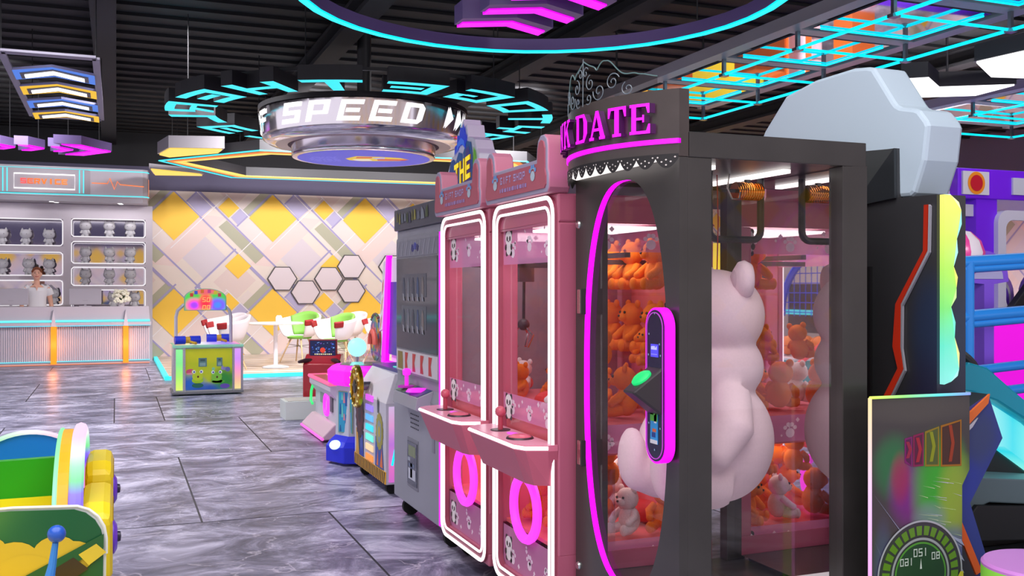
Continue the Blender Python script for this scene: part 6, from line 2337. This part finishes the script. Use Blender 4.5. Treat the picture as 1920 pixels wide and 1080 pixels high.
b.prism([(2.95, .60), (3.05, .63), (3.9, .54), (3.9, .44), (3.1, .53), (2.98, .50)], 'y', 2.86, 3.05, mat('5f7278', .4))
b.build('side_sill', KR, smooth=False, bevel=.006)
b = MB()
b.prism([(2.92, .44), (3.02, .53), (3.9, .45), (3.9, .33), (2.95, .40)], 'y', 2.84, 3.04, mat('121214', .4))
b.build('black_step', KR, smooth=False, bevel=.004)
b = MB()
b.box(2.85, 3.9, 2.3, 3.04, .27, .30, mat('8f9aa4', .4, .5))
for i in range(12):
    for j in range(7):
        x, y = 2.9 + i * .085, 2.34 + j * .1
        if (i + j) % 2:
            b.box(x, x + .06, y, y + .012, .30, .304, mat('3c444c', .4))
        else:
            b.box(x + .02, x + .032, y - .02, y + .04, .30, .304, mat('3c444c', .4))
b.box(2.88, 3.88, 2.33, 3.0, .02, .27, mat('2a2c30', .5))
b.build('tread_plate', KR, smooth=False)
b = MB()
pts = []
ce = Vector((3.30, 3.32, .93))
e1 = Vector((.85, -.53, 0)); e2_ = Vector((-.12, -.2, .97)).normalized()
for i in range(40):
    a = 2 * PI * i / 40
    pts.append(ce + e1 * .165 * math.cos(a) + e2_ * .165 * math.sin(a))
b.tube(pts, .02, mat('2c2e30', .45), 10, closed=True)
for a in (200, 270, 340):
    b.cyl(tuple(ce), tuple(ce + e1 * .16 * math.cos(R(a)) + e2_ * .16 * math.sin(R(a))), .014, mat('3a3c40', .4), 8)
b.ball(tuple(ce), .035, mat('3a3c40', .4), 12, 8)
b.cyl(tuple(ce), (3.36, 3.42, .80), .02, mat('3a3c40', .4), 8)
b.build('steering_wheel', KR)

# round stool, cut by the frame
ST = thing('round_stool', 'round violet topped stool with lime green side in front of the speedometer board', 'stool', (2.60, 2.20, 0))
MB().lathe([(0, .52), (.165, .52), (.172, .512), (.172, .505)], mat('cf86d8', .5), seg=40).build('seat', ST)
MB().lathe([(.172, .505), (.172, .02), (.16, 0), (0, 0)], mat('9ef850', .45), seg=40).build('drum', ST)

# ================================================================== blue railing and the purple booth behind
RA = thing('blue_railing', 'bright blue pipe railing with upright post in front of the purple booth', 'railing', (0, 0, 0))
bm2 = mat('2a86dc', .3)
def rz(x, z):
    return z + (x - 5.2) * .055
MB().cyl((5.22, 5, 0), (5.22, 5, rz(5.22, 1.52)), .045, bm2, 16).build('post', RA)
MB().cyl((8.0, 5, 0), (8.0, 5, rz(8.0, 1.52)), .045, bm2, 16).build('post', RA)
for (z, r_) in ((1.52, .042), (1.475, .03), (1.16, .042), (1.11, .03), (.80, .032), (.64, .032)):
    MB().cyl((4.3, 5, rz(4.3, z)), (8.3, 5, rz(8.3, z)), r_, bm2, 14).build('rail', RA)
MB().cyl((5.08, 5.01, 0), (5.08, 5.01, 1.5), .022, mat('2276cc', .3), 12).build('thin_post', RA)

PB = thing('purple_booth', 'purple train booth with white window frame and a red and orange target disc', 'booth', (7.2, 7.0, 0))
pu, puh = mat('7a1cf0', .35), mat('8a34ec', .35)
b = MB()
b.box(.0, 4.0, .0, 1.6, 2.18, 2.46, pu)
b.build('header', PB, smooth=False, bevel=.01)
b = MB()
b.box(.04, .36, -.02, .0, 2.215, 2.43, mat('d8d4de', .4))
em = b.build('target_plate', PB, smooth=False)
b = MB()
b.disc((.2, -.023, 2.322), .105, mat('f5901c', .4), 'y', 32)
b.disc((.2, -.026, 2.322), .075, mat('c8102c', .4), 'y', 32)
b.build('target_disc', em, smooth=False)
MB().box(.66, 3.8, -.02, .0, 2.23, 2.39, mat('cfcfdd', .4)).build('header_panel', PB, smooth=False)
b = MB()
b.box(.24, .5, .02, .3, 0, 2.18, pu)
b.build('column', PB, smooth=False)
b = MB()
o_, i_ = rrect(.46, 3.6, 1.05, 2.08, .12), rrect(.56, 3.5, 1.15, 1.99, .09)
b.ring(o_, i_, 'y', -.03, .05, mat('d9d4e4', .35))
b.build('window_frame', PB)
b = MB()
b.poly([(x, .03, z) for (x, z) in i_], glass(tint=(.97, .94, .96), gloss=.08))
b.build('window_pane', PB, smooth=False)
MB().box(1.0, 1.035, .01, .05, 1.15, 1.99, mat('4a2230', .4)).build('mullion', PB, smooth=False)
b = MB()
b.box(-1.2, 4.0, -.12, .9, 1.02, 1.1, mat('e6e2ec', .35))
b.build('counter', PB, smooth=False, bevel=.006)
b = MB()
b.box(-1.2, 4.0, -.06, -.02, .1, 1.02, mat('ff10f0', emit=.75))
b.box(-1.2, -.0, -.07, -.06, .1, 1.02, mat('5a20e8', emit=.5))
b.build('magenta_front', PB, smooth=False)
for k, x in enumerate((-.75, -.1, .75, 1.5)):
    b = MB()
    ol = [(x - .28, 1.1), (x + .28, 1.1)] + [(x + .28 * math.cos(R(a)), 1.28 + .26 * math.sin(R(a))) for a in range(0, 181, 15)]
    b.prism(ol, 'y', .3, .42, mat('b58af0', .4))
    s_ = b.build('arched_seat', PB, smooth=False)
    b = MB()
    b.prism([(x + (q - x) * .8, 1.1 + (z - 1.1) * .86) for (q, z) in ol], 'y', .285, .3, mat('d8d4e0', .4))
    b.prism([(x + (q - x) * .66, 1.1 + (z - 1.1) * .76) for (q, z) in ol], 'y', .27, .3, mat('7a4ad8', .4))
    b.build('inset', s_, smooth=False)
b = MB()
b.box(-1.2, .0, .1, .2, 2.25, 2.42, mat('a4b81e', .4))
for k in range(6):
    b.ball((-1.08 + k * .2, .09, 2.34), .032, mat('fff8e8', emit=.7), 10, 8)
for k in range(16):
    b.poly([(-1.18 + k * .075, .095, 2.24), (-1.14 + k * .075, .095, 2.24), (-1.12 + k * .075, .095, 2.14), (-1.15 + k * .075, .095, 2.14)], mat('e89ac0', .4))
b.box(-1.2, .0, .1, .16, 2.13, 2.25, mat('e8dfe6', .4))
b.box(-1.2, .24, .05, .2, 2.02, 2.13, mat('c9c2d6', .4))
b.build('green_bulb_valance', PB, smooth=False)
MB().box(-.62, -.56, .2, .26, 1.1, 2.05, mat('3a3038', .4)).build('dark_post', PB, smooth=False)

BR_ = thing('balloon_car', 'lilac ride car with a pink and white striped balloon top beside the purple booth', 'carnival ride car', (6.02, 5.85, 0))
b = MB()
for i in range(10):
    a0, a1 = 2 * PI * i / 10, 2 * PI * (i + 1) / 10
    b.lathe([(.001, 1.80), (.09, 1.78), (.16, 1.71), (.19, 1.62), (.17, 1.52), (.1, 1.44), (.001, 1.42)], mat(['ff4fa8', 'fbeef4'][i % 2], .3), seg=4, a0=a0, a1=a1)
b.build('balloon', BR_)
b = MB()
b.prism([(.1, .03), (.4, .03), (.4, .1), (.3, .1), (.3, 1.38), (.45, 1.4)] + [(.2 + .25 * math.cos(R(a)), 1.42 + .22 * math.sin(R(a))) for a in range(0, 181, 15)] + [(-.05, 1.4), (.2, 1.38), (.2, .1), (.1, .1)], 'y', -.06, .06, mat('8a5ae4', .4))
b.prism([(.2 + .19 * math.cos(R(a)), 1.42 + .16 * math.sin(R(a))) for a in range(0, 181, 15)], 'y', -.066, -.06, mat('b8b4dc', .4))
b.build('car_body', BR_, smooth=False)

DR = thing('sloped_console', 'black sloping console on the counter of the purple booth', 'console', (7.68, 6.883, 1.103))
b = MB()
b.prism([(0, 0), (.62, .62), (.8, .62), (.8, 0)], 'y', 0, .08, mat('1f1f22', .5))
b.build('case', DR, smooth=False, bevel=.01)
b = MB()
b.prism([(.2, .08), (.6, .48), (.62, .46), (.23, .07)], 'y', -.006, .0, mat('1c6a80', .4, emit=.3))
b.build('side_line', DR, smooth=False)

# ================================================================== things seen in the mirrors
BG = thing('basketball_game', 'blue arched basketball game reflected in the mirror of the black gift machine', 'arcade machine', (-3.2, 9.7, 0), R(90))
bl_ = mat('1c48e0', .35)
b = MB()
b.tube([(.8 * math.cos(PI - PI * i / 24), .1, 1.0 + .78 * math.sin(PI * i / 24)) for i in range(25)], .045, bl_, 10)
b.build('arch', BG)
b = MB()
for k in range(-6, 7):
    x = k * .11
    b.cyl((x, .1, 1.0), (x, .1, 1.0 + .76 * math.sqrt(max(0, 1 - (x / .8) ** 2))), .006, bl_, 5)
for k in range(6):
    z = 1.05 + k * .12
    w = .8 * math.sqrt(max(0, 1 - ((z - 1) / .78) ** 2))
    b.cyl((-w, .1, z), (w, .1, z), .006, bl_, 5)
b.build('net', BG)
b = MB()
b.box(-.7, .7, .12, .5, .8, 1.4, mat('3c3438', .4)).box(-.72, .72, .1, .14, 1.02, 1.08, mat('40e4f0', emit=.9))
b.build('backboard', BG, smooth=False)
b = MB()
b.box(-.75, .75, -.9, .5, .03, .55, mat('24a0a0', .4)).box(-.75, .75, -.92, -.9, .1, .5, mat('2a5cd0', .4)).box(-.7, .7, -.85, .1, .55, .57, mat('e4e0e6', .4))
b.box(-.5, .1, -.925, -.92, .25, .45, mat('d8d0e0', .4))
b.build('ball_tray', BG, smooth=False)
b = MB()
b.tube([(-.78, -.9, .5), (-.78, -.3, .9), (-.78, .1, 1.05)], .03, mat('ff4048', emit=.6), 8)
b.tube([(.78, -.9, .5), (.78, -.3, .9), (.78, .1, 1.05)], .03, mat('ff4048', emit=.6), 8)
b.build('red_side_rail', BG)
for k in range(6):
    m_ = MB()
    om = mat('f0801c', .6, noise=.2, scale=30)
    m_.ball((0, 0, .11), .11, om, 18, 12)
    bb = m_.build('basketball', loc=(-3.2 + .35 + .24 * (k % 2), 9.7 - .5 + .24 * (k // 2) + .02, .584), angle=80)
    tag(bb, 'orange basketball lying in the tray of the blue arched game', 'ball', 'basketballs in the game tray')
    q_ = MB()
    for ax in range(3):
        q_.tube([[(.111 * math.cos(t_), .111 * math.sin(t_), .11), (.111 * math.cos(t_), 0, .11 + .111 * math.sin(t_)), (0, .111 * math.cos(t_), .11 + .111 * math.sin(t_))][ax] for t_ in [2 * PI * i / 20 for i in range(20)]], .002, mat('2a1810', .6), 4, closed=True)
    q_.build('seam', bb)

def soft(name, label, x, y, parts, cat='soft play'):
    t = thing(name, label, cat, (x, y, 0))
    for (pn_, mbx) in parts:
        mbx.build(pn_, t)
    return t
soft('soft_play_panel', 'tall yellow padded soft play wall reflected in the ceiling mirrors', 10.2, 16.2, [('panel', MB().box(-1.0, 1.0, -.1, .1, 0, 2.2, mat('eef23a', .5))), ('base_pad', MB().box(-1.0, 1.0, -.5, -.12, 0, .4, mat('4aa0e8', .5)))])
soft('soft_play_panel', 'second yellow padded soft play wall nearer the far side wall', 13.0, 17.4, [('panel', MB().box(-1.0, .8, -.1, .1, 0, 2.0, mat('e8f040', .5))), ('hoop', MB().tube([(.35 * math.cos(2 * PI * i / 24) - .1, -.14, 1.2 + .35 * math.sin(2 * PI * i / 24)) for i in range(24)], .07, mat('2a2a2e', .5), 10, closed=True))])
for k, (x, y) in enumerate(((8.9, 15.0), (11.75, 15.45), (12.0, 18.6), (13.9, 16.2), (9.6, 13.4))):
    soft('padded_post', 'orange padded post of the soft play reflected overhead, ' + ['nearest the café platform', 'beside the pink checker mat', 'against the argyle wall', 'beside the far side wall', 'nearest the mirrored grid'][k], x, y,
         [('pad', MB().box(-.28, .28, -.28, .28, 0, 2.1, mat('f07830', .5)))])
for k, (x, y) in enumerate(((10.8, 14.0), (12.6, 15.8), (10.6, 17.4))):
    b = MB()
    b.cyl((0, 0, 0), (0, 0, 2.2), .14, mat('f2e4ec', .4), 18)
    q_ = MB()
    for j in range(5):
        q_.cyl((0, 0, .3 + j * .4), (0, 0, .34 + j * .4), .145, mat('2c2a30', .4), 18)
    soft('striped_pipe', 'white pipe with black bands in the soft play reflected overhead, ' + ['nearest the mirrored grid', 'beside an orange pillar', 'against the argyle wall'][k], x, y, [('pipe', b), ('bands', q_)])
b = MB()
for i in range(8):
    for j in range(8):
        b.box(-1.2 + i * .3, -.9 + i * .3, -1.2 + j * .3, -.9 + j * .3, .12, .16, mat(['e8486a', 'f2c84a', 'f090b0'][(i + j * 2) % 3], .5))
soft('checker_mat', 'pink, red and yellow checker mat of the soft play', 12.2, 13.9, [('pad', MB().box(-1.2, 1.2, -1.2, 1.2, 0, .12, mat('f0a8c8', .5))), ('checks', b)])
soft('soft_block', 'magenta soft block beside the checker mat', 10.5, 15.1, [('pad', MB().box(-.4, .4, -.4, .4, 0, .8, mat('d818c8', .5)))])
soft('soft_ramp', 'pale pink soft ramp behind the yellow wall', 9.8, 18.9, [('pad', MB().prism([(-1, 0), (1, 0), (-1, 1.2)], 'y', -.6, .6, mat('f4b8d8', .5)))])
soft('soft_block', 'sky blue soft block between the yellow walls', 11.75, 16.7, [('pad', MB().box(-.4, .4, -.4, .4, 0, 1.2, mat('58b0f0', .5)))])
